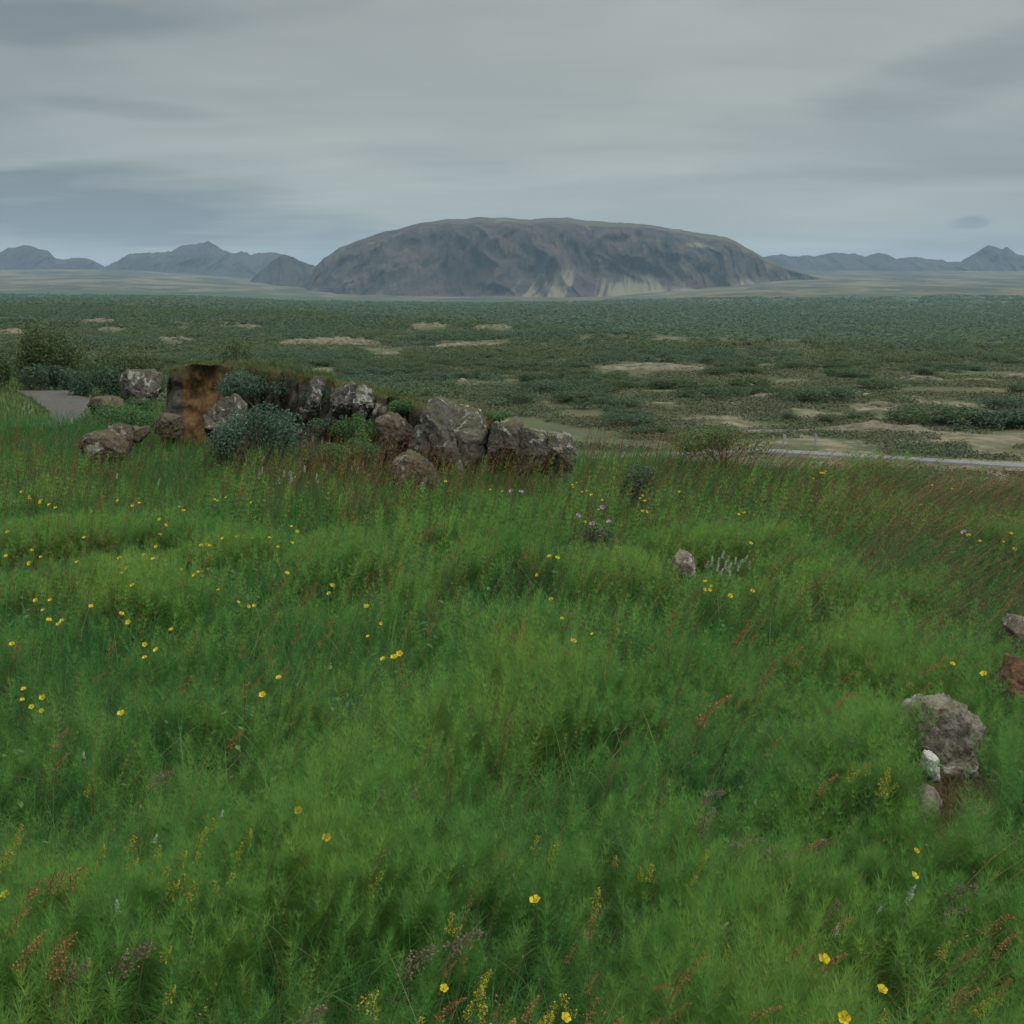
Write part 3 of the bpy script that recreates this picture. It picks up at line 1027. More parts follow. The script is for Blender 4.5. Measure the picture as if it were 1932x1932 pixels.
boulder('boulder', c3((695, 672), (703, 545), (735, 495), (800, 487), (918, 495), (930, 540), (925, 615), (860, 668), (760, 675)), 16.6, 0.6, 1, M['rock'], 'squarish grey boulder spotted with pale lichen beside the gravel path', p=5)
boulder('boulder', c3((512, 705), (535, 655), (600, 650), (700, 672), (708, 700), (650, 732), (545, 726)), 15.3, 0.5, 2, M['rock_plain'], 'low flat brown rock at the right edge of the gravel path', 'rock')
boulder('boulder', c3((900, 840), (915, 750), (960, 747), (1050, 770), (1075, 840), (980, 850)), 13.3, 0.35, 3, M['rock_plain'], 'small tan stone at the foot of the ochre soil slip', 'rock')
boulder('boulder', c3((425, 990), (440, 905), (520, 848), (590, 860), (690, 910), (718, 940), (700, 975), (560, 995)), 11.5, 0.5, 4, M['rock_plain'], 'larger brown boulder, front one of the leaning pair in the grass at left', rough=.12)
boulder('boulder', c3((605, 865), (662, 795), (722, 820), (765, 885), (745, 940), (690, 940), (640, 920)), 11.9, 0.4, 6, M['rock_plain'], 'pointed brown rock leaning behind the larger boulder of the left pair', 'rock', rough=.12)
boulder('boulder', c3((735, 880), (745, 830), (780, 824), (800, 835), (860, 826), (872, 860), (800, 885)), 12.2, 0.25, 7, M['rock_plain'], 'small low rock at the right end of the left boulder pair', 'rock', base=ICO4)
boulder('boulder', c3((1150, 830), (1180, 770), (1240, 690), (1350, 640), (1430, 690), (1450, 850), (1370, 960), (1290, 955), (1220, 870)), 12.0, 0.5, 8, M['rock'], 'lichen-crusted dark rock half hidden by the blue-green willow', 'rock', grooves=.04)
boulder('boulder', c4((700, 640), (745, 500), (800, 400), (830, 318), (920, 303), (1050, 345), (1140, 380), (1185, 470), (1192, 530), (1155, 620), (1100, 680), (990, 680), (860, 650), (780, 640)), 11.2, 0.8, 9, M['rock'],
        'large dark boulder with white lichen and vertical grooves at the ledge end', p=5, grooves=.085, rough=.11, cuts=7)
boulder('boulder', c4((1140, 680), (1190, 540), (1225, 412), (1280, 398), (1392, 450), (1372, 540), (1345, 670), (1200, 690)), 11.0, 0.6, 10, M['rock'], 'lichen-patched boulder right of the deep crack in the ledge', p=5, grooves=.04, rough=.09, cuts=9)
boulder('boulder', c4((1325, 670), (1368, 545), (1385, 462), (1450, 478), (1540, 508), (1562, 590), (1545, 670)), 11.0, 0.5, 11, M['rock'], 'middle sloping boulder of the three right of the crack', p=4.5, rough=.10)
boulder('boulder', c4((1525, 660), (1540, 520), (1620, 503), (1690, 530), (1722, 580), (1695, 650)), 10.9, 0.45, 12, M['rock'], 'low pale-topped boulder at the right end of the rock line', rough=.10)
boulder('rock_slab', c4((92, 370), (128, 190), (150, 168), (205, 165), (228, 190), (205, 250), (195, 350), (150, 390)), 12.45, 0.35, 31, M['rock'], 'narrow upright lichen slab in the middle of the ledge face', 'slab', p=5, rough=.11)
boulder('rock_slab', c4((225, 360), (262, 240), (290, 190), (360, 176), (402, 220), (392, 340), (330, 420), (260, 400)), 12.35, 0.4, 32, M['rock'], 'dark tilted slab with lichen patches right of the narrow upright slab', 'slab', p=5, rough=.12, grooves=.05)
boulder('rock_slab', c4((375, 380), (398, 215), (470, 230), (525, 265), (512, 350), (430, 400)), 12.25, 0.4, 33, M['rock'], 'grey sloping slab at the lower right end of the ledge face', 'slab', p=5, rough=.12, grooves=.04)
boulder('boulder', c4((515, 430), (600, 398), (720, 430), (765, 470), (740, 620), (640, 630), (560, 540)), 11.4, 0.5, 14, M['rock_plain'], 'reddish brown rock against the left side of the grooved boulder', 'rock', rough=.13)
boulder('boulder', c4((595, 760), (620, 670), (700, 632), (740, 640), (800, 652), (870, 700), (910, 765), (760, 790)), 10.2, 0.6, 13, M['rock'], 'low mossy boulder in front of the grooved lichen boulder', p=4.5, cuts=14, rough=.13, hole=0.4)
_g = onz(1288, 1078, -0.05)
boulder('stone', [(1236.5 + x * .36, 888.7 + y * .36) for x, y in ((78, 500), (90, 450), (140, 428), (195, 448), (222, 490), (210, 540), (110, 540))], float(_g[1]), 0.22, 20, M['rock_grey'],
        'small grey stone beside white flowers in mid meadow', 'stone', base=ICO4, hole=0.9, sink=.05)
_g = onz(1795, 1478, -0.07)
DR = float(_g[1])
boulder('boulder', c6((670, 1090), (720, 930), (800, 790), (880, 735), (1080, 735), (1220, 780), (1320, 820), (1400, 880), (1470, 960), (1350, 990), (1210, 1060), (1150, 1180), (1150, 1300), (940, 1310), (800, 1230)), DR, 0.30, 22, M['rock_grey'],
        'big pitted grey boulder standing in the grass at lower right', p=7, cuts=12, rough=.12, hole=0.72, sink=0.08, slant=.25)
boulder('stone', c6((812, 1215), (845, 1120), (930, 1112), (968, 1160), (948, 1290), (880, 1285)), DR - 0.09, 0.10, 23, M['rock_white'], 'white stone resting against the front of the pitted grey boulder', 'stone', base=ICO4, sink=.01, hole=0.8)
_g = onz(1765, 1545, -0.07)
boulder('stone', c6((755, 1510), (830, 1440), (890, 1398), (970, 1440), (1005, 1510), (960, 1600), (880, 1640), (800, 1610)), float(_g[1]), 0.12, 24, M['rock_grey'],
        'small pale stone low in the dry grass below the pitted boulder', 'stone', base=ICO4, sink=.02, hole=1.3, slant=.6)
_g = onz(1930, 1232, -0.10)
boulder('stone', c6((1540, 130), (1580, 80), (1650, 80), (1790, 110), (1830, 230), (1740, 310), (1630, 280), (1580, 190)), float(_g[1]), 0.3, 26, M['rock_grey'], 'grey stone cut by the right picture edge above the soil bank', 'stone', base=ICO4, hole=.9)
_g = onz(1940, 1392, -0.18)
boulder('soil_bank', c6((1350, 880), (1440, 850), (1480, 700), (1560, 560), (1680, 480), (2100, 480), (2150, 1000), (1600, 1000), (1450, 950)), float(_g[1]), 0.45, 27, M['soil'], 'bare rusty brown soil bank at the right picture edge', 'soil bank', p=3, rough=.16, hole=0.85)
_q = onz(1775, 1510, -0.07)
DRY = [(float(_q[0]), float(_q[1]), 0.20)]
for px_, py_, r_ in ((1785, 1480, .15), (1765, 1545, .18), (1895, 1410, .13), (1710, 1500, .08), (1765, 1610, .10)):
    _q = onz(px_, py_, -0.07)
    DRY.append((float(_q[0]), float(_q[1]), r_))
HOLES += DRY

# the long ledge
LP = np.array([(296, 14.25, 700), (306, 14.2, 692), (330, 14.1, 690), (365, 14.0, 686), (395, 13.9, 690), (420, 13.8, 692), (470, 13.5, 690), (510, 13.3, 692), (540, 13.2, 698), (560, 13.1, 706), (600, 12.9, 711), (650, 12.7, 720),
               (700, 12.5, 737), (745, 12.2, 752), (800, 11.95, 762), (860, 11.85, 772), (905, 11.75, 786), (950, 11.65, 806), (1000, 11.5, 822), (1050, 11.4, 836), (1100, 11.25, 856)])
ns, npf = 420, 84
lw = np.array([at(p[0], p[2], p[1]) for p in LP])
ss = np.concatenate([[0], np.cumsum(np.linalg.norm(np.diff(lw[:, :2], axis=0), axis=1))])
st = np.linspace(0, ss[-1], ns)
lx, ly, lz = (np.interp(st, ss, lw[:, k]) for k in range(3))
lpx = np.interp(st, ss, LP[:, 0])
pv_ = np.linspace(0, 1, npf)
bo = np.interp(pv_, [0, .08, .30, .48, .56, .62, .72, .84, 1], [-.34, -.22, -.08, .0, .05, .14, .42, .85, 1.7])
zfrac = np.interp(pv_, [0, .08, .30, .48, .56, .62, .72, .84, 1], [0, .12, .50, .84, .97, 1.0, .97, .72, -.6])
zg = -0.55
S_, PV = np.meshgrid(st, pv_, indexing='ij')
P = np.stack([np.broadcast_to(lx[:, None], S_.shape), ly[:, None] + bo[None] + 0 * S_, zg + (lz[:, None] - zg) * zfrac[None]], -1)
frontw = np.interp(pv_, [0, .1, .45, .58, .7, 1], [1, 1, 1, .5, .1, 0])[None]
colw = np.floor(S_ / 0.33 + 0.9 * vn2(S_ * 1.3, PV * 2.2, 66))
colo = _hash(colw, colw * 0, colw * 0, 77) - 0.5
crack = np.abs(((S_ / 0.33 + 0.9 * vn2(S_ * 1.3, PV * 2.2, 66)) % 1) - 0.5)
soilm = sstep(lpx, 326, 362) * (1 - sstep(lpx, 392, 440))
rec = soilm[:, None] * np.interp(pv_, [0, .12, .35, .5, .6], [0.0, .10, .22, .20, 0.0])[None]
pp = P.reshape(-1, 3)
nz_ = (fbm3(pp, 2.2, 5, 41, 0.55) - 0.5).reshape(S_.shape)
P[..., 1] += frontw * (0.15 * colo * (1 - soilm[:, None] * 0.8) + 0.50 * nz_ + 0.16 * (fbm3(pp + 3, 7.0, 4, 47, .6) - .5).reshape(S_.shape) + 0.22 * (np.abs(fbm3(pp * np.array([1, 1, .45]) + 8, 3.2, 3, 49) * 2 - 1) - .25).reshape(S_.shape) * (1 - .6 * soilm[:, None]) + 0.05 * sstep(crack, 0.45, 0.5) * (1 - soilm[:, None])) + rec
P[..., 2] += np.interp(pv_, [0, .3, .5, .62, 1], [0, .3, .8, 1, .6])[None] * (0.10 * (fbm3(pp + 9, 1.8, 4, 43) - 0.5).reshape(S_.shape) + 0.05 * colo * frontw)
# close both ends into the ground
endw = np.minimum(sstep(st + .12 * (vn2(st * 9, 0 * st, 88) - .5), 0, 0.26) ** .6, sstep(ss[-1] - st, 0, 0.2))[:, None]
P[..., 2] = zg + (P[..., 2] - zg) * (0.15 + 0.85 * endw)
ledge = empty('rock_ledge', (float(lx[ns // 2]), float(ly[ns // 2]), -0.3), 'long turf-capped rock ledge with an ochre soil slip across the meadow edge', 'rock ledge')
lo = np.array(ledge.location)
ii = np.arange(ns - 1)[:, None] * npf + np.arange(npf - 1)[None]
lq = np.stack([ii, ii + npf, ii + npf + 1, ii + 1], -1).reshape(-1, 4)
topa = np.broadcast_to(np.interp(pv_, [0, .46, .58, 1], [0, 0, 1, 1])[None], S_.shape)
soila = (soilm[:, None] * np.interp(pv_, [0, .06, .5, .6], [.75, 1, 1, 0])[None])
mesh('rock_face', P.reshape(-1, 3) - lo, lq, M['ledge'], ledge, smooth=True, attrs={'soil': soila.ravel(), 'top': topa.ravel()})
LEDGE_TOP = P[:, int(npf * .52):int(npf * .84)].reshape(-1, 3)


# ------------------------------------------------------------------ blade and horsetail generators
def blades(rg, base, h, lean, w, seg=3, curl=None):
    """curved tapering blades; base (n,3), h (n,), lean (n,2) tip displacement, w (n,) half width"""
    n = len(base)
    ang = rg.uniform(0, 2 * np.pi, n)
    wd = np.stack([np.cos(ang), np.sin(ang), 0 * ang], -1) * w[:, None]
    rows = []
    for k in range(seg + 1):
        t = k / seg
        c = base.copy()
        c[:, :2] += lean * t ** 1.8
        c[:, 2] += h * (t - 0.25 * t * t * np.clip(np.linalg.norm(lean, axis=1) / (h + 1e-6), 0, 1.6))
        if k < seg:
            f = 1 - 0.75 * t
            rows += [c - wd * f, c + wd * f]
        else:
            rows += [c]
    v = np.stack(rows, 1)
    m = v.shape[1]
    tr = []
    for k in range(seg - 1):
        a = 2 * k
        tr += [(a, a + 1, a + 3), (a, a + 3, a + 2)]
    a = 2 * (seg - 1)
    tr += [(a, a + 1, a + 2)]
    f = (np.arange(n)[:, None, None] * m + np.array(tr)[None]).reshape(-1, 3)
    return v.reshape(-1, 3), f, m


def horsetails(rg, base, h, lean, K, Mb, w, bend):
    """plants with whorls of fine branches"""
    n = len(base)
    t = np.linspace(0.30, 1.0, K)[None, :] + rg.uniform(-.02, .02, (n, K))
    st_ = np.empty((n, K, 3))
    st_[..., :2] = base[:, None, :2] + lean[:, None, :] * (t ** 1.7)[..., None]
    st_[..., 2] = base[:, None, 2] + h[:, None] * t
    az_ = rg.uniform(0, 2 * np.pi, (n, K, 1)) + np.arange(Mb) * 2 * np.pi / Mb + rg.uniform(-.25, .25, (n, K, Mb))
    ln = (h[:, None, None] * (0.16 + 0.36 * (1.08 - t[..., None]))) * rg.uniform(.7, 1.2, (n, K, Mb))
    ln = np.minimum(ln * .85, 0.125)
    elv = np.radians(12 + 42 * t[..., None] ** 3 + rg.normal(0, 9, (n, K, Mb)))
    hx, hy = np.cos(az_), np.sin(az_)
    d1 = np.stack([hx * np.cos(elv), hy * np.cos(elv), np.sin(elv)], -1)
    s0 = np.broadcast_to(st_[:, :, None], d1.shape)
    side = np.stack([-hy, hx, 0 * hx], -1) * w[:, None, None, None]
    s0, d1, side, ln = s0.reshape(-1, 3), d1.reshape(-1, 3), side.reshape(-1, 3), ln.reshape(-1, 1)
    if bend:
        mid = s0 + d1 * ln * 0.55
        tip = mid + (d1 * 0.45 + [0, 0, -0.10] + [0.07, 0, 0]) * ln
        v = np.stack([s0 - side, s0 + side, mid - side * .8, mid + side * .8, tip], 1)
        tri = np.array([(0, 1, 3), (0, 3, 2), (2, 3, 4)])
    else:
        tip = s0 + (d1 + [0.05, 0, -0.06]) * ln
        v = np.stack([s0 - side, s0 + side, tip], 1)
        tri = np.array([(0, 1, 2)])
    m = v.shape[1]
    f = (np.arange(len(s0))[:, None, None] * m + tri[None]).reshape(-1, 3)
    return v.reshape(-1, 3), f, m * K * Mb


def field_points(rg, n, y0, y1, power=1.0):
    """random ground points of the meadow between two depths, with some margin left and right"""
    ym = (y0 + y1) / 2
    n = int(n * (0.56 * ym + 1.6) / (0.62 * ym + 0.2))
    wmax = 0.56 * y1 + 1.6
    y = rg.uniform(y0, y1, 4 * n)
    y = y[rg.uniform(size=4 * n) < (0.56 * y + 1.6) / wmax][:n]
    return rg.uniform(-1, 1, len(y)) * (0.56 * y + 1.6), y


LEDGE_X = lx
LEDGE_Y = ly


def clear(x, y):
    ok = ~inpoly(x, y, PATH)
    for hx, hy, hr in HOLES:
        ok &= (x - hx) ** 2 + (y - hy) ** 2 > hr * hr
    fy = np.interp(x, LEDGE_X, LEDGE_Y, left=99, right=99)
    ok &= ~((y > fy - 0.12) & (y < fy + 2.6))
    u = x / np.maximum(y, .1)
    ok &= y < edge(np.clip(u, -.67, .67)) + 2.0 - 1.2 * sstep(u, 0.0, .2)
    return ok


def ht_mask(x, y):
    """1 = horsetail carpet, 0 = grass"""
    a = fbm2(x / 1.5, y / 1.5, 3, 51)
    b = fbm2(x / 0.5, y / 0.5, 2, 52)
    m = sstep(a * 0.7 + b * 0.3, 0.36, 0.56)
    far = sstep(y, 8.2, 9.8)
    return m * (1 - 0.75 * far)


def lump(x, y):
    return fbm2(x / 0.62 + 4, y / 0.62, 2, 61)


# horsetail carpet
H = Soup()
for y0, y1, n, K, Mb, w, bend in ((1.25, 3.2, 8200, 15, 12, .00062, False), (3.2, 5.2, 12500, 12, 10, .00095, False), (5.2, 8.0, 16500, 10, 8, .0016, False), (8.0, 12.5, 14000, 7, 6, .0028, False)):
    x, y = field_points(rng, n, y0, y1)
    n = len(x)
    hm = ht_mask(x, y)
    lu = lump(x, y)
    keep = clear(x, y) & (rng.uniform(size=n) < 0.12 + 0.88 * hm) & (rng.uniform(size=n) < 0.62 + .7 * sstep(lu, .28, .5))
    x, y, lu, hm = x[keep], y[keep], lu[keep], hm[keep]
    z = height(x, y)
    n = len(x)
    h = (0.22 + 0.12 * sstep(lu, .25, .75)) * rng.uniform(.78, 1.15, n)
    lean = np.stack([rng.normal(.035, .05, n), rng.normal(0, .05, n)], -1)
    v, f, m = horsetails(rng, np.stack([x, y, z], -1), h, lean, K, Mb, np.full(n, w) * rng.uniform(.8, 1.2, n), bend)
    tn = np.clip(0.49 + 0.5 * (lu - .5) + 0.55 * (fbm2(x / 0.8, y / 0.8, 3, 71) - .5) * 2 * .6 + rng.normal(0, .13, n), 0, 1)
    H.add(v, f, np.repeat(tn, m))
    # the upright stems
    bv, bf, bm_ = blades(rng, np.stack([x, y, z], -1), h * 1.05, lean, np.full(n, w * 1.3), 2)
    H.add(bv, bf, np.repeat(np.clip(tn - .2, 0, 1), bm_))
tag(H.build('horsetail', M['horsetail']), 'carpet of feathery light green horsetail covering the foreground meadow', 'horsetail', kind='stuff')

# meadow grass
G, PG = Soup(), Soup()
for y0, y1, n, w, hs in ((1.25, 3.2, 15000, .0016, .9), (3.2, 5.5, 22000, .0018, 1.), (5.5, 8.5, 42000, .0026, 1.), (8.5, 14.8, 90000, .0036, 1.0), (14.8, 28, 30000, .006, .55)):
    x, y = field_points(rng, n, y0, y1)
    n = len(x)
    if y0 > 14:
        u_ = rng.uniform(-.62, -.15, n)
        x = u_ * y
    keep = clear(x, y) & (rng.uniform(size=n) < 0.40 + 0.60 * (1 - ht_mask(x, y)))
    x, y = x[keep], y[keep]
    n = len(x)
    z = height(x, y)
    h = rng.uniform(.14, .36, n) * hs * (0.72 + 0.55 * fbm2(x / .9, y / .9, 2, 81))
    an = rng.uniform(0, 2 * np.pi, n)
    le = h * np.abs(rng.normal(.45, .30, n))
    lean = np.stack([np.cos(an) * le + .30 * h * sstep(x / y, -.5, .4), np.sin(an) * le], -1)
    v, f, m = blades(rng, np.stack([x, y, z], -1), h, lean, w * rng.uniform(.6, 1.3, n), 3)
    tn = np.clip(0.42 + 0.9 * (fbm2(x / 1.1, y / 1.1, 3, 91) - .5) + rng.normal(0, .17, n), 0, 1) * (.8 if y0 > 14 else 1.0)
    (PG if y0 > 14 else G).add(v, f, np.repeat(tn, m))
tag(PG.build('path_grass', M['turf']), 'short olive grass on both sides of the gravel path at far left', 'grass', kind='stuff')
# a few long pale blades arching over the carpet
x, y = field_points(rng, 2600, 1.3, 7.5)
n = len(x)
keep = clear(x, y)
x, y = x[keep], y[keep]
n = len(x)
h = rng.uniform(.26, .42, n)
an = rng.uniform(0, 2 * np.pi, n)
le = h * rng.uniform(.5, 1.1, n)
v, f, m = blades(rng, np.stack([x, y, height(x, y)], -1), h, np.stack([np.cos(an) * le + .08, np.sin(an) * le], -1), .0016 + .0002 * y, 5)
G.add(v, f, np.repeat(np.clip(rng.normal(.86, .10, n), .5, 1), m))
tag(G.build('meadow_grass', M['grass']), 'dense green meadow grass between the horsetail and up to the crest', 'grass', kind='stuff')
# broad herb leaves low in the carpet
x, y = field_points(rng, 5200, 1.3, 9.5)
n = len(x)
keep = clear(x, y) & (fbm2(x / .8, y / .8, 3, 141) > .50)
x, y = x[keep], y[keep]
n = len(x)
ps = np.stack([x, y, height(x, y) + rng.uniform(.14, .27, n)], -1)
hl = Soup()
hl.add(*leaves(rng, ps, unit(rng.normal(0, .45, (n, 3)) + [0, 0, 1]), rng.uniform(.008, .024, n) * (.8 + y * .05), .5, rng.uniform(0, .8, n)))
tag(hl.build('herb_leaves', M['fresh_leaf']), 'broad green herb leaves scattered low in the horsetail carpet', 'herb', kind='stuff')
# dead straw lying across the carpet
x, y = field_points(rng, 2600, 1.3, 9.0)
n = len(x)
keep = clear(x, y)
x, y = x[keep], y[keep]
n = len(x)
an = rng.uniform(0, 2 * np.pi, n)
h = rng.uniform(.16, .34, n)
le = h * rng.uniform(.3, 1.3, n)
v, f, m = blades(rng, np.stack([x, y, height(x, y) + .02], -1), h, np.stack([np.cos(an) * le, np.sin(an) * le], -1), .0010 + .0002 * y, 4)
st_ = Soup().add(v, f, np.repeat(rng.uniform(.3, .95, n), m))
tag(st_.build('straw', M['dry']), 'single dead straw blades among the green grass', 'straw', kind='stuff')
# short dry grass on the bare spots round the stones
DG = Soup()
for hx, hy, hr in DRY:
    n = int(26000 * hr * hr) + 80
    a_, r_ = rng.uniform(0, 6.28, n), hr * 1.15 * np.sqrt(rng.uniform(0, 1, n))
    x, y = hx + r_ * np.cos(a_), hy + r_ * np.sin(a_)
    an = rng.uniform(0, 6.28, n)
    h = rng.uniform(.025, .10, n)
    le = h * rng.uniform(.3, 1.4, n)
    v, f, m = blades(rng, np.stack([x, y, height(x, y)], -1), h, np.stack([np.cos(an) * le, np.sin(an) * le], -1), np.full(n, .0011), 3)
    DG.add(v, f, np.repeat(rng.uniform(0, 1, n), m))
tag(DG.build('dry_grass', M['dry']), 'short dry brown grass on the bare spots round the stones', 'grass', kind='stuff')


# thin russet flowering stalks, bent to the right by the wind
def stalk_density(x, y):
    u = x / y
    band = np.exp(-((y - (10.2 - 0.9 * sstep(u, .1, .4))) / 1.5) ** 2)
    right = sstep(u, .10, .42) * sstep(y, 4.0, 6.5)
    leftlow = 0.30 * sstep(-u, .30, .45) * np.exp(-((y - 6.7) / .5) ** 2)
    pat = sstep(fbm2(x / 1.6, y / 1.6, 3, 101), .32, .62)
    return np.clip((0.62 * band + 0.62 * right) * (.25 + .9 * pat) + leftlow + 0.17 + .10 * sstep(u, -.25, .0), 0, 1)


K_ = Soup()
n = 36000
x, y = field_points(rng, n, 1.6, 13.0)
n = len(x)
keep = clear(x, y) & (rng.uniform(size=n) < stalk_density(x, y) * 0.72)
x, y = x[keep], y[keep]
n = len(x)
z = height(x, y)
u = x / y
h = rng.uniform(.38, .68, n)
le = h * (0.22 + 0.50 * sstep(u, .05, .48) + rng.normal(0, .10, n))
lean = np.stack([le, rng.normal(0, .05, n)], -1)
w = 0.0012 + 0.00014 * y
h = h * (1 - .25 * sstep(y, 8.5, 10.5) * sstep(u, .12, .3))
v, f, m = blades(rng, np.stack([x, y, z], -1), h, lean, w, 4)
tn = np.clip(.42 + rng.normal(0, .17, n) + .35 * (fbm2(x / .9, y / .9, 2, 111) - .5), 0, 1)
K_.add(v, f, np.repeat(tn, m))
# narrow seed heads on the upper third of each stalk
tp = np.stack([x, y, z], -1)
for k in range(9):
    t = .70 + .30 * k / 8
    c = tp.copy()
    c[:, :2] += lean * t ** 1.8
    c[:, 2] += h * (t - .25 * t * t * np.clip(np.linalg.norm(lean, axis=1) / h, 0, 1.6))
    nr_ = unit(rng.normal(size=(n, 3)))
    lv, lf, lt = leaves(rng, c + rng.normal(0, .0035, (n, 3)), nr_, (0.0032 + .00062 * y) * (1.1 - .7 * abs(k - 3) / 6), .36, np.clip(tn + .14, 0, 1))
    K_.add(lv, lf, lt)
tag(K_.build('seeding_grass', M['stalk']), 'russet seeding grass stalks bent to the right by the wind', 'grass', kind='stuff')

# turf on the ledge (a part of it)
TF = Soup()
sel = LEDGE_TOP[rng.integers(0, len(LEDGE_TOP), 9000)] + np.append(rng.normal(0, .02, (9000, 2)), np.zeros((9000, 1)), 1)
h = rng.uniform(.03, .12, 9000) * (.5 + vn2(sel[:, 0] * 2.2, sel[:, 1] * 2.2, 121))
an = rng.uniform(0, 2 * np.pi, 9000)
v, f, m = blades(rng, sel - lo, h, np.stack([np.cos(an), np.sin(an)], -1) * (h * .7)[:, None] + [.01, -.01], np.full(9000, .0032), 2)
tn = np.clip(1.15 * (fbm2(sel[:, 0] / .6, sel[:, 1] / .6, 3, 131)) - .08 + rng.normal(0, .12, 9000), 0, 1)
TF.add(v, f, np.repeat(tn, m)).build('turf_cap', M['turf'], ledge)


# ------------------------------------------------------------------ shrubs and trees
def shrub(name, loc, lobes, n, size, mat, label, cat='shrub', group=None, stems=5, seed=1, ratio=.5, sr=.012, shell=.28):
    rg = np.random.default_rng(seed)
    o = empty(name, loc, label, cat, group)
    s = Soup()
    L = np.asarray(lobes, float)
    for k in range(stems):
        c = L[k % len(L)]
        e = c[:3] + rg.normal(0, .25, 3) * c[3:6] + [0, 0, c[5] * .4]
        b = np.array([rg.normal(0, .06), rg.normal(0, .06), -.15]) * max(1, c[3])
        mid = b * .5 + e * .5 + rg.normal(0, .06, 3) * c[3]
        tt_ = np.linspace(0, 1, 7)[:, None]
        pts = b * (1 - tt_) ** 2 + 2 * mid * tt_ * (1 - tt_) + e * tt_ ** 2
        tv, tq = tube(pts, np.linspace(sr, sr * .25, 7), 5)
        s.add(tv, tq)
        for _ in range(4):
            q = pts[rg.integers(2, 6)]
            e2 = q + unit(rg.normal(size=3) + [0, 0, .8]) * c[3] * .5
            tv, tq = tube(np.stack([q, q * .5 + e2 * .5 + rg.normal(0, .02, 3), e2]), [sr * .45, sr * .3, sr * .12], 4)
            s.add(tv, tq)
    s.build('trunk', M['bark'], o)
    Soup().add(*crown(rg, lobes, n, size, ratio, shell=shell)).build('crown', mat, o)
    return o


def lobes_for(rg, k, w, h, dp):
    r = []
    for _ in range(k):
        sx = w * rg.uniform(.28, .45)
        x_ = rg.uniform(-1, 1) * (w - sx * .7)
        top = h * (1 - .45 * (x_ / w) ** 2) * rg.uniform(.75, 1.0)
        rz = min(h * rg.uniform(.26, .40), top * .6)
        r.append((x_, rg.uniform(-.5, .5) * dp, top - rz, sx, sx * .9, rz))
    return r


def px_shrub(name, rect, d, dp, k, n, size, mat, label, seed, cat='shrub', stems=5, group=None, ratio=.5, extra=None, shell=.28):
    rg = np.random.default_rng(seed)
    x0, x1, y0, y1 = rect
    a, b = at(x0, y1, d), at(x1, y1, d)
    zt = at(x0, y0, d)[2]
    w, h = (b[0] - a[0]) / 2, zt - a[2]
    L = lobes_for(rg, k, w, h, dp)
    L = L + (extra or [])
    return shrub(name, ((a[0] + b[0]) / 2, d, a[2]), L, n, size, mat, label, cat, group, stems, seed + 1, ratio, .006 + .006 * h, shell)


# blue-green willows at the ledge
px_shrub('willow_shrub', (404, 592, 738, 884), 11.5, .45, 11, 6800, .019, M['willow'], 'blue-green willow shrub in front of the rock ledge', 201, 'willow', 12, ratio=.42, shell=.40)
px_shrub('willow_shrub', (405, 560, 688, 765), 13.2, .4, 8, 4200, .017, M['willow'], 'blue-green willow hanging over the top of the ledge', 203, 'willow', 7, ratio=.42, shell=.42)
px_shrub('willow_shrub', (570, 660, 782, 842), 12.2, .35, 5, 2200, .016, M['low_willow'], 'low green willow growing at the foot of the ledge', 205, 'willow', 4, ratio=.42)
px_shrub('leafy_shrub', (628, 722, 776, 838), 11.9, .3, 7, 3000, .014, M['fresh_leaf'], 'fresh green leafy bush left of the grooved boulder', 207, 'bush', 4)
px_shrub('leafy_shrub', (690, 800, 748, 792), 12.1, .3, 5, 2200, .013, M['fresh_leaf'], 'low green plants on the slope above the reddish rock', 209, 'bush', 3)
px_shrub('leafy_shrub', (590, 720, 822, 884), 11.0, .4, 6, 3200, .013, M['fresh_leaf'], 'green leafy bank below the ledge beside small white flowers', 211, 'bush', 4)
px_shrub('leafy_shrub', (135, 300, 752, 812), 13.6, .5, 8, 3600, .015, M['fresh_leaf'], 'bright green herb bank between gravel path and ledge', 213, 'bush', 4)
px_shrub('leafy_shrub', (1268, 1452, 793, 862), 11.5, .5, 9, 4200, .014, M['yellow_leaf'], 'yellow-green bush on the meadow crest left of the road', 215, 'bush', 7)
px_shrub('leafy_shrub', (1040, 1180, 985, 1062), 8.0, .3, 7, 1500, .016, M['low_willow'], 'dark cranesbill leaf clump under the purple flowers', 217, 'bush', 4, ratio=.7)
px_shrub('leafy_shrub', (1170, 1290, 868, 940), 9.6, .35, 6, 2400, .013, M['low_willow'], 'dark green herb clump beside yellow flowers below the crest', 219, 'bush', 4)
px_shrub('leafy_shrub', (905, 975, 772, 806), 11.9, .25, 4, 1100, .013, M['fresh_leaf'], 'green plants growing over the crack right of the grooved boulder', 233, 'bush', 3)
px_shrub('leafy_shrub', (560, 640, 725, 770), 12.6, .2, 4, 900, .013, M['low_willow'], 'dark green plants filling the gap left of the upright slab', 235, 'bush', 3)
px_shrub('leafy_shrub', (655, 735, 800, 868), 11.5, .3, 5, 1500, .013, M['fresh_leaf'], 'green herbs between the ledge slabs and the reddish brown rock', 237, 'bush', 3)
px_shrub('leafy_shrub', (560, 640, 840, 890), 11.2, .3, 5, 1500, .013, M['low_willow'], 'dark herbs at the right foot of the big blue-green willow', 239, 'bush', 3)
px_shrub('leafy_shrub', (228, 300, 744, 790), 14.6, .3, 5, 1500, .014, M['fresh_leaf'], 'green herbs at the foot of the squarish boulder', 241, 'bush', 3)
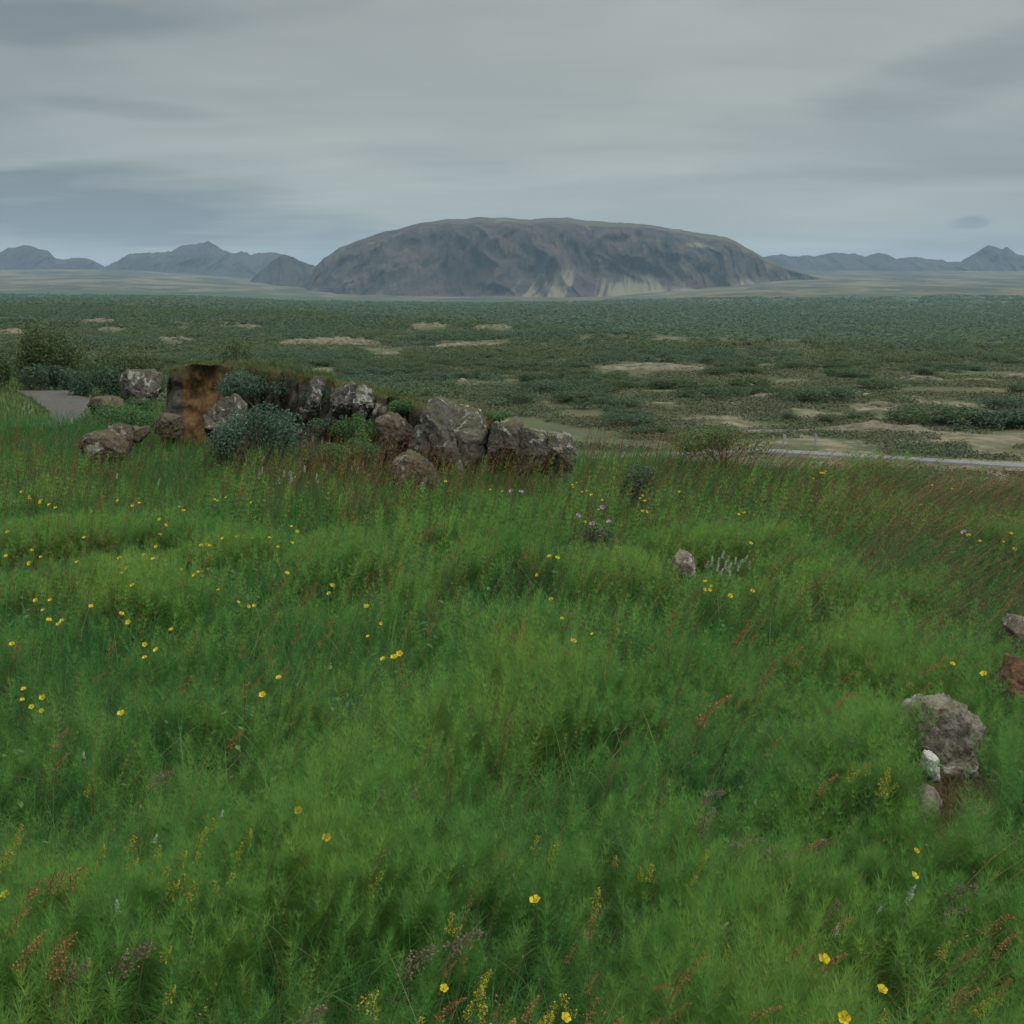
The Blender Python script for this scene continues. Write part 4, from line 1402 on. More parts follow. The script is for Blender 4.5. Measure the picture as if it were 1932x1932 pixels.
# left side, behind the path
px_shrub('birch_tree', (28, 168, 588, 745), 23.5, 1.0, 14, 9500, .030, M['olive_leaf'], 'tallest dark birch bush standing behind the gravel path', 221, 'birch', 9, shell=.34)
px_shrub('birch_tree', (-90, 36, 628, 742), 24.0, 1.0, 8, 5200, .030, M['olive_leaf'], 'birch bush cut off by the left picture edge', 223, 'birch', 6, shell=.34)
px_shrub('birch_tree', (410, 480, 634, 704), 21.0, .4, 7, 800, .024, M['olive_leaf'], 'thin loose birch sapling rising behind the rock ledge', 225, 'birch', 6, shell=.45)
px_shrub('willow_shrub', (48, 150, 676, 742), 21.0, .6, 8, 3600, .026, M['low_willow'], 'grey-green willow bush beside the path, left of two', 227, 'willow', 5)
px_shrub('willow_shrub', (128, 250, 672, 752), 19.6, .6, 9, 4600, .024, M['low_willow'], 'grey-green willow bush beside the path, next to the squarish boulder', 229, 'willow', 6)
px_shrub('willow_shrub', (150, 320, 650, 725), 22.5, .6, 8, 3600, .028, M['olive_leaf'], 'olive shrub behind the squarish boulder and ledge', 231, 'willow', 5)

# birch scrub on the plain
MOUNDS = [  # x0, x1, y, rise in picture pixels, label
    (-20, 60, 628, 10, 'pale mossy lava hump at the left picture edge behind the birch bush'),
    (150, 220, 606, 8, 'small pale lava hump farthest left above the birch bush top'),
    (180, 240, 622, 6, 'thin pale lava strip right of the tall birch bush'),
    (290, 375, 642, 13, 'pale lava hump with broken top above the squarish boulder'),
    (440, 500, 616, 6, 'small pale lava strip far behind the thin sapling'),
    (520, 720, 648, 15, 'wide pale lava outcrop above the left half of the ledge'),
    (565, 655, 700, 10, 'pale lava slab just above the right half of the ledge'),
    (700, 770, 668, 6, 'thin lava slab below the wide left outcrop'),
    (765, 850, 616, 9, 'distant pale lava hump under the mountain left side'),
    (890, 970, 618, 8, 'distant pale lava hump under the mountain middle'),
    (812, 950, 651, 8, 'long thin pale lava strip right of the wide left outcrop'),
    (845, 920, 727, 10, 'pale lava slab with a grey cairn-like stone beside it'),
    (930, 1005, 711, 8, 'small pale lava slab above the end of the ledge'),
    (1105, 1345, 694, 11, 'long pale lava strip in the centre of the scrub plain'),
    (1225, 1300, 640, 5, 'thin far lava strip right of the picture centre'),
    (1415, 1650, 748, 20, 'broad arched lava mound with dark shrubs on top'),
    (1590, 1700, 766, 13, 'pale lava shoulder right of the arched mound'),
    (1680, 1800, 718, 11, 'low tan lava hump with dark underside at right'),
    (1790, 1885, 718, 9, 'flat tan lava slab between two humps at right'),
    (1884, 1990, 712, 16, 'brown lava knob at the right picture edge'),
    (1845, 1990, 776, 18, 'smooth tan lava back at the right picture edge below the knob'),
    (1250, 1400, 790, 10, 'flat pale lava slabs above the yellow-green bush'),
    (1385, 1560, 815, 12, 'pale lava slab behind the two marker posts'),
    (1540, 1765, 812, 20, 'largest lava outcrop with a dark crevice above the road'),
    (1700, 1800, 836, 9, 'small broken lava slab between crevice outcrop and road'),
    (1560, 1640, 862, 7, 'low lava slab on the near side of the road'),
]


def plain_hit(px, py):
    """where a line of sight meets the plain"""
    a, ry, rz = ray(px, py)
    ys = np.linspace(35, 900, 8000)
    k = ys / ry
    zr_ = CAMZ + rz * k
    g = height(a * k, ys)
    hit = np.nonzero((zr_ < g))[0]
    i_ = hit[0] if len(hit) else len(ys) - 1
    return float(a * k[i_]), float(ys[i_])


MB = []
for q_, (x0, x1, py, rise, lab) in enumerate(MOUNDS):
    xc, yc = plain_hit((x0 + x1) / 2, py)
    w = (x1 - x0) / 2 / F * yc
    hh = rise / F * yc
    dp = min(max(w * .5, 1.5), 9.0)
    rg = np.random.default_rng(400 + q_)
    na, nb = 90, 46
    A, B = np.meshgrid(np.linspace(-1.25, 1.25, na), np.linspace(-1.2, 1.3, nb), indexing='ij')
    sh = np.clip(1 - A ** 2 * .9, 0, 1) ** .6 * np.interp(B, [-1.2, -.85, -.6, -.1, .5, 1.3], [0, .25, .75, 1, .75, 0])
    xx, yy = A * w, B * dp
    rough = fbm2((xc + xx) / 2.2, yy / 2.0, 5, 500 + q_, .6)
    zz = hh * 1.0 * (sh * (0.25 + 1.3 * rough) - .22 * fbm2((xc + xx) / 1.3, yy / 1.3, 3, 570 + q_) - .06)
    ledge_ = np.abs(fbm2((xc + xx) / 3.5, (yc + yy) / 1.6, 3, 540 + q_) * 2 - 1)
    ck = (1 - sstep(ledge_, 0.02, .10)) * sstep(sh, .2, .5)
    zz = zz - .35 * hh * ck
    g = height(xc + xx, yc + yy)
    vv = np.stack([xx, yy, g + zz - .12 - .25 * (1 - sstep(sh, 0, .2)) - float(height(xc, yc))], -1).reshape(-1, 3)
    ii = np.arange(na - 1)[:, None] * nb + np.arange(nb - 1)[None]
    o = mesh('lava_outcrop', vv, np.stack([ii, ii + nb, ii + nb + 1, ii + 1], -1).reshape(-1, 4), M['lava'], smooth=True, attrs={'crack': (ck * np.interp(B, [-1, -.5, .3], [1, 1, .4])).ravel()})
    o.location = (xc, yc, float(height(xc, yc)))
    tag(o, lab, 'lava outcrop', 'moss-covered lava outcrops on the plain')
    MB.append((x0, x1, py, yc))


def project(p):
    rel = p - [0, 0, CAMZ]
    fwd = rel[:, 1] * CP - rel[:, 2] * SP
    upv = rel[:, 1] * SP + rel[:, 2] * CP
    return 966 + F * rel[:, 0] / fwd, 966 - F * upv / fwd


def scrub_points(rg, n, ymin, ymax_f, spacing):
    u_ = rg.uniform(-.60, .60, n)
    y = np.sqrt(rg.uniform(ymin ** 2, 820 ** 2, n))
    keep = y < scarp(u_) * 1.03
    u_, y = u_[keep], y[keep]
    x = u_ * y
    dens = sstep(y, 88 + 22 * sstep(u_, -.05, .2), 135 + 45 * sstep(u_, .0, .3))
    pat = fbm2(x / 26, y / 26, 3, 601)
    dens = dens * (.20 + .85 * sstep(pat, .32, .58)) + .10 * sstep(fbm2(x / 12, y / 12, 2, 602), .5, .62) * sstep(y, 70, 84)
    keep = rg.uniform(size=len(x)) < dens
    return x[keep], y[keep]


def off_mounds(x, y, z, h):
    p = np.stack([x, y, z + h], -1)
    tx, ty = project(p)
    ok = np.ones(len(x), bool)
    for x0, x1, py, yc in MB:
        ins = (tx > x0 + 4) & (tx < x1 - 4)
        ok &= ~(ins & (y < yc + 3) & (ty < py - 1))
        ok &= ~(ins & (np.abs(y - yc) < .06 * yc))
    rel = np.stack([x - ROAD_A[0], y - ROAD_A[1]], -1)
    ok &= (np.abs(rel @ rdn) > 4.0) | (rel @ rdv < -25)
    fr_ = (rel @ rdn < 0) & (ty < 905) & (tx > 1440)
    ok &= ~fr_
    return ok


rgS = np.random.default_rng(77)
x, y = scrub_points(rgS, 52000, 70, None, 0)
z = height(x, y)
hb = rgS.uniform(0.7, 1.7, len(x)) * (0.75 + 0.5 * fbm2(x / 40, y / 40, 2, 603))
# extra hand-placed shrubs nearer the road
hx_, hy_, hh_ = [], [], []
for px, py, h0 in ((1500, 752, 1.7), (1540, 756, 2.0), (1585, 752, 1.6), (1760, 800, 2.3), (1795, 802, 2.2), (1835, 806, 1.9), (1880, 804, 2.1), (1920, 806, 2.0), (1715, 790, 1.5), (1330, 752, 1.6), (1370, 748, 1.5), (1180, 790, 1.2),
                   (1090, 760, 1.7), (1010, 740, 1.8), (1270, 735, 1.7), (1440, 745, 1.3), (1650, 735, 1.8), (1905, 770, 1.9), (1225, 820, 1.0), (1560, 796, 1.0), (1620, 790, .9), (1500, 790, .9)):
    qx, qy = plain_hit(px, py)
    hx_.append(qx); hy_.append(qy); hh_.append(h0)
okm = off_mounds(x, y, z, hb)
x, y, z, hb = x[okm], y[okm], z[okm], hb[okm]
x = np.concatenate([hx_, x]); y = np.concatenate([hy_, y]); hb = np.concatenate([hh_, hb]); z = height(x, y)
# thin out overlapping shrubs on a coarse grid
cell = {}
keep = []
for k in range(len(x)):
    s_ = 1.9 if y[k] < 330 else 2.6
    c = (int(x[k] // s_), int(y[k] // s_))
    if c in cell:
        continue
    cell[c] = 1
    keep.append(k)
x, y, z, hb = x[keep], y[keep], z[keep], hb[keep]
u_ = x / y
tx, ty = project(np.stack([x, y, z + hb], -1))
inframe = (tx > -20) & (tx < 1952) & ((ty < 700) | ((ty < 840) & (tx > 950)))
order = np.argsort(np.where(inframe, y, 1e9))
near = order[:300]
nearset = np.zeros(len(x), bool)
nearset[near] = True
protos = []
for k in range(7):
    rg = np.random.default_rng(700 + k)
    L = lobes_for(rg, 8, 1.25, 1.0, 1.6)
    L = [(a, b, c, d * 1.05, e * 1.05, max(f_, .22)) for a, b, c, d, e, f_ in L]
    protos.append((L, rg))
roots = []
for k, (L, rg) in enumerate(protos):
    o = shrub('birch_shrub', (0, 0, 0), L, 1500, .054, M['birch'], 'green birch shrub', 'birch', 'birch shrubs on the lava plain', 5, 710 + k, .62, .02)
    roots.append(o)
usedp = set()
row_names = [(0, 86, 'near the road'), (86, 110, 'on open ground beyond the road'), (110, 140, 'in the first dense scrub row'), (140, 9999, 'behind the first scrub row')]
for q_, k in enumerate(near):
    kk = q_ % 7
    sc = float(hb[k]) / 1.0
    side = 'left' if tx[k] < 640 else ('middle' if tx[k] < 1290 else 'right')
    rown = next(r[2] for r in row_names if r[0] <= y[k] < r[1])
    lab = f'round green birch shrub {rown}, {side} of the plain'
    gr = 'birch shrubs ' + rown + ', ' + side
    loc = (float(x[k]), float(y[k]), float(z[k]) - .08)
    if kk not in usedp:
        o = roots[kk]
        usedp.add(kk)
        o.location, o.rotation_euler, o.scale = loc, (0, 0, rng.uniform(0, 6.28)), (sc, sc, sc)
        o['label'], o['group'] = lab, gr
    else:
        o = dup(roots[kk], loc, rng.uniform(0, 6.28), sc, lab, gr)
    o.scale = (sc * 1.35, sc * 1.35, sc * .88)

FS = Soup()
rest = np.nonzero(~nearset)[0]
for lo_d, hi_d, m_, ls in ((0, 190, 260, .17), (190, 330, 120, .27), (330, 9999, 48, .50)):
    s_ = rest[(y[rest] >= lo_d) & (y[rest] < hi_d)]
    if len(s_) == 0:
        continue
    n = len(s_)
    d_ = unit(rgS.normal(size=(n, m_, 3)))
    d_[..., 2] = np.abs(d_[..., 2])
    rad = np.stack([hb[s_] * 1.6, hb[s_] * 1.6, hb[s_] * .9], -1)[:, None]
    rr_ = (.70 + .34 * rgS.uniform(size=(n, m_, 1))) * (.8 + .4 * vn3(d_[..., 0] * 2 + np.arange(n)[:, None] * 3.7, d_[..., 1] * 2, d_[..., 2] * 2, 9))[..., None]
    P_ = np.stack([x[s_], y[s_], z[s_]], -1)[:, None] + d_ * rad * rr_
    tn = np.clip(.5 + rgS.normal(0, .13, (n, 1)) + .5 * (fbm2(x[s_] / 60, y[s_] / 60, 3, 611) - .5)[:, None] + rgS.normal(0, .08, (n, m_)), 0, 1)
    nr_ = unit(d_ * .5 + rgS.normal(0, .35, d_.shape) + [0, 0, .9])
    lv, lf, lt = leaves(rgS, P_.reshape(-1, 3), nr_.reshape(-1, 3), ls * rgS.uniform(.6, 1.2, n * m_), .6, tn.ravel())
    FS.add(lv, lf, lt)
tag(FS.build('birch_scrub', M['birch']), 'far mass of low birch scrub covering the lava plain', 'scrub', kind='stuff')

# low heath between the shrubs of the near plain
HS = Soup()
n = 90000
u_ = rgS.uniform(-.58, .58, n)
y = np.exp(rgS.uniform(math.log(62), math.log(230), n))
x = u_ * y
keep = (fbm2(x / 7, y / 7, 4, 631) > .46 - .06 * sstep(u_, 0, .2)) 
hx0, hy0 = project(np.stack([x, y, height(x, y)], -1))
for x0, x1, py, yc in MB:
    hw = (x1 - x0) / 2 / F * yc
    keep &= ~((hx0 > x0) & (hx0 < x1) & (y > yc - .35 * min(max(hw * .5, 1.5), 9.0)) & (y < yc + min(max(hw * .5, 1.5), 9.0)) & (rgS.uniform(size=n) < .92))
rel = np.stack([x - ROAD_A[0], y - ROAD_A[1]], -1)
keep &= (np.abs(rel @ rdn) > 2.2) & ~((np.abs(rel @ rdn) < 7) & (np.abs(rel @ rdv) < 7))
x, y = x[keep], y[keep]
z = height(x, y)
n = len(x)
m_ = 10
d_ = unit(rgS.normal(size=(n, m_, 3)))
d_[..., 2] = np.abs(d_[..., 2])
sz = rgS.uniform(.16, .66, n) * (y / 110) ** .5
P_ = np.stack([x, y, z], -1)[:, None] + d_ * np.stack([sz * 1.5, sz * 1.5, sz * .42], -1)[:, None]
tn = np.clip(.15 + .8 * fbm2(x / 14, y / 14, 3, 641)[:, None] + rgS.normal(0, .12, (n, m_)), 0, 1)
lv, lf, lt = leaves(rgS, P_.reshape(-1, 3), unit(d_ * .5 + rgS.normal(0, .4, d_.shape) + [0, 0, .7]).reshape(-1, 3), np.repeat(sz * .24, m_), .6, tn.ravel())
HS.add(lv, lf, lt)
tag(HS.build('heath', M['heath']), 'low olive and brown heath covering the open lava plain', 'heath', kind='stuff')

# the wood on the far plain, seen as one mass
FW = Soup()
n = 42000
u_ = rgS.uniform(-.56, .56, n)
y = np.exp(rgS.uniform(math.log(330), math.log(3400), n))
S1 = scarp(u_)
keep = (y > S1 * 1.3) & (rgS.uniform(size=n) < .35 + .8 * sstep(fbm2(u_ * y / 120, y / 120, 3, 621), .3, .6))
lav = far_elev(u_, y) > np.where(u_ > .08, -.34, 9)
keep &= ~lav
keep &= ~((u_ < .08) & (y > 3000))
u_, y = u_[keep], y[keep]
x = u_ * y
z = height(x, y)
n = len(x)
m_ = 12
d_ = unit(rgS.normal(size=(n, m_, 3)))
d_[..., 2] = np.abs(d_[..., 2])
size = rgS.uniform(1.4, 2.6, n) * (.8 + y / 2500)
P_ = np.stack([x, y, z], -1)[:, None] + d_ * np.stack([size * 1.9, size * 1.9, size * .9], -1)[:, None]
tn = np.clip(.42 + rgS.normal(0, .15, (n, 1)) + rgS.normal(0, .12, (n, m_)), 0, 1)
lv, lf, lt = leaves(rgS, P_.reshape(-1, 3), unit(d_ * .6 + rgS.normal(0, .3, d_.shape) + [0, 0, 1.0]).reshape(-1, 3), np.repeat(size * .75, m_), .6, tn.ravel())
FW.add(lv, lf, lt)
tag(FW.build('distant_wood', M['birch']), 'hazy birch wood on the far plain below the mountain', 'wood', kind='stuff')

# small cairn-like stone on the plain
_x, _y = plain_hit(872, 728)
boulder('stone', [(860, 729), (864, 717), (872, 713), (880, 717), (886, 729)], _y - 1, 1.2, 620, M['rock_grey'], 'small upright grey stone on the plain above the grooved boulder', 'stone', base=ICO4, sink=.1, hole=0)


# ------------------------------------------------------------------ marker posts by the road
def box(x0, x1, y0, y1, z0, z1):
    v = np.array([(a, b, c) for c in (z0, z1) for b in (y0, y1) for a in (x0, x1)], float)
    f = np.array([(0, 2, 3, 1), (4, 5, 7, 6), (0, 1, 5, 4), (2, 6, 7, 3), (0, 4, 6, 2), (1, 3, 7, 5)])
    return v, f


for px, py, hpx, pw, lab in ((1477, 855, 36, .11, 'grey marker post with a narrow panel at the left end of the road'), (1537, 852, 33, .065, 'slim grey marker post behind the road, right of the panelled one')):
    y_ = float(ROAD_A[1]) + 2.4
    g = at(px, py, y_)
    hgt = hpx / F * y_
    o = empty('marker_post', (g[0], y_, -9.0), lab, 'post')
    s = Soup()
    s.add(*box(-.05, .05, -.045, .045, -.2, hgt + g[2] + 9))
    s.add(*box(-.058, .058, -.052, .052, hgt + g[2] + 9, hgt + g[2] + 9.03))
    s.build('post', M['post'], o)
    top = hgt + g[2] + 9
    p = Soup()
    p.add(*box(.055, .055 + pw, -.02, .02, top * .45, top - .02))
    p.build('panel', M['panel'], o)

# ------------------------------------------------------------------ flowers, one by one
A_ = [(x / 2.415 * .7728, (1150 + y / 2.415) * .7728) for x, y in (
    (128, 124), (172, 152), (175, 165), (245, 176), (235, 188), (293, 200), (329, 219), (540, 242), (697, 174), (783, 206), (822, 191), (1058, 213), (1083, 235), (1265, 170), (1285, 177), (1334, 156), (1478, 186),
    (943, 288), (980, 319), (944, 375), (46, 362), (498, 395), (36, 504), (240, 509), (190, 468), (175, 546), (458, 539), (707, 515), (750, 571), (718, 605), (921, 447), (848, 496), (905, 521), (1073, 580), (1171, 597),
    (1146, 616), (783, 677), (1288, 704), (1221, 432), (1237, 442), (1187, 442), (1313, 399), (1400, 388), (1490, 397), (1590, 394), (1640, 449), (1720, 328), (1752, 358), (1722, 423), (1692, 605), (210, 764), (297, 763),
    (253, 822), (288, 882), (347, 904), (366, 886), (536, 801), (716, 844), (758, 893), (1010, 937), (1404, 774), (1464, 799), (1499, 796), (72, 1023), (855, 1025), (923, 1058), (855, 1103), (141, 1289), (132, 1351),
    (252, 1336), (186, 1393), (247, 1415), (715, 1433), (1644, 1222), (1549, 1324))]
B_ = [((800 + x / 2.415) * .7728, (1150 + y / 2.415) * .7728) for x, y in (
    (696, 64), (960, 112), (1031, 120), (1442, 82), (1470, 70), (1450, 96), (1498, 125), (1530, 119), (1555, 143), (1620, 172), (1597, 228), (1518, 302), (1843, 163), (1857, 147), (1872, 177), (1856, 236), (1880, 243),
    (1308, 506), (1354, 514), (1234, 615), (30, 675), (10, 724), (230, 801), (317, 899), (1319, 760), (1382, 872), (1562, 962), (1446, 1006), (238, 978), (425, 1079), (391, 1102), (329, 1111))]
C_ = [((1600 + x / 2.1467) * .7728, (1150 + y / 2.1467) * .7728) for x, y in (
    (127, 110), (465, 218), (437, 231), (500, 381), (261, 580), (291, 605), (285, 625), (257, 622), (391, 656), (508, 630), (868, 12), (893, 5), (880, 14), (830, 42), (1451, 76), (1554, 94), (1641, 338), (1700, 369),
    (1880, 411), (1555, 1014), (1722, 1067), (1863, 328), (1822, 372))]
D_ = [(x / 2.415 * .7728, (1750 + y / 2.415) * .7728) for x, y in ((1764, 554), (35, 1053), (1925, 712))]
E_ = [((800 + x / 2.415) * .7728, (1750 + y / 2.415) * .7728) for x, y in ((684, 1605), (1398, 1780), (1224, 1087))]
F_ = [((1600 + x / 2.1467) * .7728, (1850 + y / 2.1467) * .7728) for x, y in ((1364, 492), (1354, 622), (880, 1061), (1185, 1220), (985, 1365))]
BUTTER = A_ + B_ + C_ + D_ + E_ + F_


def cropset(ox, oy, s, pts):
    return [((ox + p[0] / s) * .7728, (oy + p[1] / s) * .7728) + tuple(p[2:]) for p in pts]


BED = cropset(0, 1750, 2.415, [(785, 700), (795, 830), (1180, 720), (1160, 800), (1080, 790), (890, 920), (985, 885), (1035, 960), (1080, 930), (1110, 1040), (470, 1000), (450, 950), (500, 890), (560, 850), (1250, 600), (1210, 650),
              (1460, 660), (1420, 740), (1820, 740), (1800, 830), (1255, 970), (1140, 970), (990, 1350), (520, 400), (120, 630), (20, 790), (60, 800), (100, 710), (1015, 1580), (1390, 800), (1360, 920), (600, 750), (935, 760)]) \
    + cropset(800, 1750, 2.415, [(720, 1155), (780, 1225), (955, 1490), (925, 1545), (885, 1595), (840, 1680), (890, 1700), (275, 1610), (265, 1680), (540, 1770), (1300, 1740), (1330, 1680), (1365, 1640), (1260, 1770), (1330, 760), (1230, 700), (1690, 820), (1840, 890), (1900, 870),
              (1580, 1010), (1030, 790), (310, 910), (1080, 1780)]) \
    + cropset(1600, 1850, 2.1467, [(1030, 30), (1060, 60), (1095, 35), (1120, 25), (1220, 50), (1215, 90), (1265, 130), (265, 480), (255, 510), (230, 570), (210, 620), (1530, 960), (1520, 990), (725, 1270), (845, 1300), (820, 1360), (860, 1370), (915, 1365), (1195, 1320), (1750, 1260), (1710, 1270), (1820, 1220),
              (560, 1320), (540, 905), (375, 985), (265, 990)])
SOR = cropset(1600, 1150, 2.1467, [(745, 905, 1.5), (630, 960, 1.2), (775, 950), (920, 890), (1120, 945), (1510, 950, 1.7), (1450, 1000, 1.1), (465, 800, 1.3), (450, 830), (610, 755), (75, 800, 1.2), (90, 730), (335, 1150, 1.7), (465, 1175), (275, 1240),
              (600, 1030), (565, 1080), (1035, 1030), (1025, 1140), (1400, 1110), (915, 270, 1.3), (1300, 310, 1.3), (1370, 260), (1420, 230), (675, 250), (770, 590), (895, 500), (1870, 650), (1900, 580), (1850, 700), (1690, 770), (530, 840), (1610, 915),
              (720, 430, .8), (780, 440, .8), (830, 430, .8), (860, 460, .8), (960, 450, .8), (1020, 470, .8)]) \
    + cropset(800, 1150, 2.415, [(140, 115), (425, 150), (90, 240), (155, 265), (290, 320), (640, 300), (590, 320), (970, 320), (1000, 430), (1190, 430, 1.2), (1210, 510, 1.2), (730, 490), (420, 560), (250, 585), (1200, 800, 1.2), (1130, 875, 1.3), (1390, 780),
              (1430, 820, 1.4), (1630, 600, 1.3), (1610, 360, 1.2), (1095, 945), (40, 850), (600, 885), (1020, 840), (650, 740)]) \
    + cropset(0, 1150, 2.415, [(1200, 490, 1.5), (1080, 620, 1.2), (640, 345), (1120, 300), (1850, 650, 1.4), (1790, 715), (1145, 930), (1130, 1020), (1410, 1000), (1590, 1030), (115, 980, 1.2), (105, 1040), (660, 1000), (1670, 1140), (600, 1180), (1105, 1200),
              (1440, 1235), (1930, 930), (380, 225), (590, 140, 1.2), (790, 160, 1.2), (850, 150), (890, 210), (1420, 90, 1.2), (1775, 940), (1520, 1200)]) \
    + cropset(0, 1750, 2.415, [(365, 60, 1.4), (370, 200), (410, 870, 1.3), (380, 910, 1.2), (330, 890), (240, 930), (170, 1000), (115, 1110), (235, 1240), (170, 1280), (385, 1250, 1.2), (400, 1300), (320, 1320), (1400, 60, 1.2), (355, 1400)]) \
    + cropset(800, 1750, 2.415, [(730, 1430, .8), (760, 1630, .8), (985, 1690, .8), (1190, 1640, .8), (1555, 1510, .7), (1550, 1640, .8), (1040, 1770), (1680, 1760, .8), (1430, 1355, .7), (1545, 1130, .8)]) \
    + cropset(1600, 1850, 2.1467, [(220, 1030, .8), (135, 1130, .8), (60, 1165, .7), (140, 1270, .8), (25, 1345, .8), (625, 1275, .8), (730, 975, .8), (850, 1000, .7), (970, 1000, .8), (1000, 820), (1840, 790, 1.2), (1820, 930), (1890, 890), (1670, 980, .8), (1665, 1185, .8),
              (1580, 1200, .7), (1840, 1140, .8), (920, 70), (820, 400, 1.4)])
WHT = cropset(1600, 1150, 2.1467, [(275, 470), (295, 445), (330, 450), (355, 420), (365, 470), (385, 440), (395, 480), (420, 450), (430, 490), (455, 460), (480, 440), (490, 470), (350, 510), (390, 520), (205, 500), (330, 490)]) \
    + cropset(0, 700, 2.415, [(170, 690), (185, 720), (140, 700), (1130, 425), (1390, 450), (1555, 1000), (1545, 1060), (1525, 1090), (1670, 1080), (1710, 1090), (1740, 1110), (1865, 1100), (1640, 1120), (940, 1130), (690, 1100), (420, 775), (1770, 1080), (1800, 1060)]) \
    + cropset(700, 850, 2.415, [(400, 660), (380, 690), (420, 700), (450, 670), (100, 690), (15, 720), (30, 760), (175, 745), (800, 790)]) \
    + cropset(1600, 1850, 2.1467, [(1180, 780), (1360, 665), (1345, 710), (960, 865), (380, 860), (460, 900)]) + cropset(0, 1750, 2.415, [(490, 205), (920, 690), (680, 1080), (1310, 545)])
PUR = cropset(800, 1150, 2.415, [(1560, 312), (1475, 265), (1658, 303), (1140, 125), (1083, 120), (1620, 215)]) + cropset(1600, 1150, 2.1467, [(1617, 323)])
PAN = cropset(1600, 1850, 2.1467, [(330, 150), (270, 260), (540, 400), (600, 450), (690, 480), (560, 470), (860, 420), (920, 740), (1660, 640), (1590, 760)]) + cropset(0, 1750, 2.415, [(990, 290), (1860, 1690), (830, 1310), (470, 1420)]) + cropset(800, 1750, 2.415, [(860, 1230), (570, 1330), (480, 420), (280, 430)])

BANDS = [(0, 925, 'at the far meadow edge'), (925, 985, 'in the reddish grass band'), (985, 1060, 'in the upper meadow'), (1060, 1180, 'just below the meadow stone'), (1180, 1320, 'in the middle of the meadow'),
         (1320, 1500, 'level with the pitted boulder'), (1500, 1720, 'in the near meadow'), (1720, 9999, 'at the bottom of the meadow')]
ORD = ['first', 'second', 'third', 'fourth', 'fifth', 'sixth', 'seventh', 'eighth', 'ninth', 'tenth', 'eleventh', 'twelfth', 'thirteenth', 'fourteenth', 'fifteenth', 'sixteenth', 'seventeenth', 'eighteenth', 'nineteenth', 'twentieth']


def place_labels(pts, what):
    cells = {}
    for k, p in enumerate(pts):
        b = next(i for i, q in enumerate(BANDS) if q[0] <= p[1] < q[1])
        s = 0 if p[0] < 644 else (1 if p[0] < 1288 else 2)
        cells.setdefault((b, s), []).append(k)
    lab = {}
    for (b, s), ks in cells.items():
        ks.sort(key=lambda k: pts[k][0])
        sd = ('at left', 'at centre', 'at right')[s]
        for r, k in enumerate(ks):
            if len(ks) == 1:
                lab[k] = f'only {what} {BANDS[b][2]} {sd}'
            else:
                lab[k] = f'{ORD[r % 20]} {what} from the left {BANDS[b][2]} {sd}'
    return lab


def stem_soup(h, r, bow=.04, sides=4):
    t = np.linspace(0, 1, 7)
    pts = np.stack([bow * (t * t - t) , 0 * t, -h + h * t], -1)
    v, q = tube(pts, np.linspace(r, r * .7, 7), sides)
    return Soup().add(v, q, .5)


def petals(n, rad, cup, wid, rg, rows=5, cols=5):
    s = Soup()
    for k in range(n):
        a0 = 2 * np.pi * k / n + rg.uniform(-.1, .1)
        tr = np.linspace(.08, 1, rows)
        tcn = np.linspace(-1, 1, cols)
        TR, TC = np.meshgrid(tr, tcn, indexing='ij')
        half = wid * np.sin(np.clip(TR, 0, 1) ** .8 * np.pi * .62) ** .8
        rr = TR * (1 - .16 * TC ** 2 * TR ** 2)
        a = a0 + TC * half
        z_ = cup * rad * (TR ** 1.7) + .06 * rad * TC ** 2
        v = np.stack([rr * rad * np.cos(a), rr * rad * np.sin(a), z_], -1).reshape(-1, 3)
        ii = np.arange(rows - 1)[:, None] * cols + np.arange(cols - 1)[None]
        s.add(v, np.stack([ii, ii + 1, ii + cols + 1, ii + cols], -1).reshape(-1, 4), np.clip(.2 + .8 * TR.ravel(), 0, 1))
    return s


def floret_spike(L, R, n, size, rg, bend=.0, clump=5):
    """a plume of tiny florets in side clusters"""
    s = Soup()
    t = rg.uniform(0, 1, n)
    kk = np.floor(t * clump * 1.999)
    t = (kk + .5 + rg.normal(0, .22, n)) / (clump * 2)
    t = np.clip(t, 0, 1.05)
    a = rg.uniform(0, 2 * np.pi, n)
    r = R * (1.05 - .75 * t) * np.sqrt(rg.uniform(.05, 1, n)) * (.5 + .9 * _hash(kk, np.floor(a * 1.2), kk, 3))
    p = np.stack([r * np.cos(a) + bend * t * t * L, r * np.sin(a), -L + L * t + .35 * r], -1)
    v, f, tn = leaves(rg, p, unit(rg.normal(size=(n, 3)) + [0, 0, .8]), size * rg.uniform(.7, 1.3, n), .75, rg.uniform(.2, 1, n))
    s.add(v, f, tn)
    for c in range(clump * 2):
        tt_ = (c + .3) / (clump * 2)
        aa = rg.uniform(0, 6.28)
        e = np.array([R * (1.05 - .75 * tt_) * .8 * np.cos(aa) + bend * tt_ ** 2 * L, R * (1.05 - .75 * tt_) * .8 * np.sin(aa), -L + L * tt_ + R * .35])
        v, q = tube(np.stack([[bend * tt_ ** 2 * L, 0, -L + L * tt_ - R * .2], e]), size * .22, 3)
        s.add(v, q, 0.0)
    return s


def fpos(px, py, zf):
    p = onz(px, py, zf)
    u__ = p[0] / p[1]
    emax = float(edge(u__)) + .3
    if p[1] > emax:
        p = at(px, py, emax)
    return p


def veg_top(px, py, extra=0.0):
    """point on the line of sight that lies a plant's height above the ground"""
    z_ = 0.0
    for _ in range(5):
        p = fpos(px, py, z_)
        z_ = float(height(p[0], p[1])) + 0.30 + extra
    return fpos(px, py, z_)


rgF = np.random.default_rng(5)


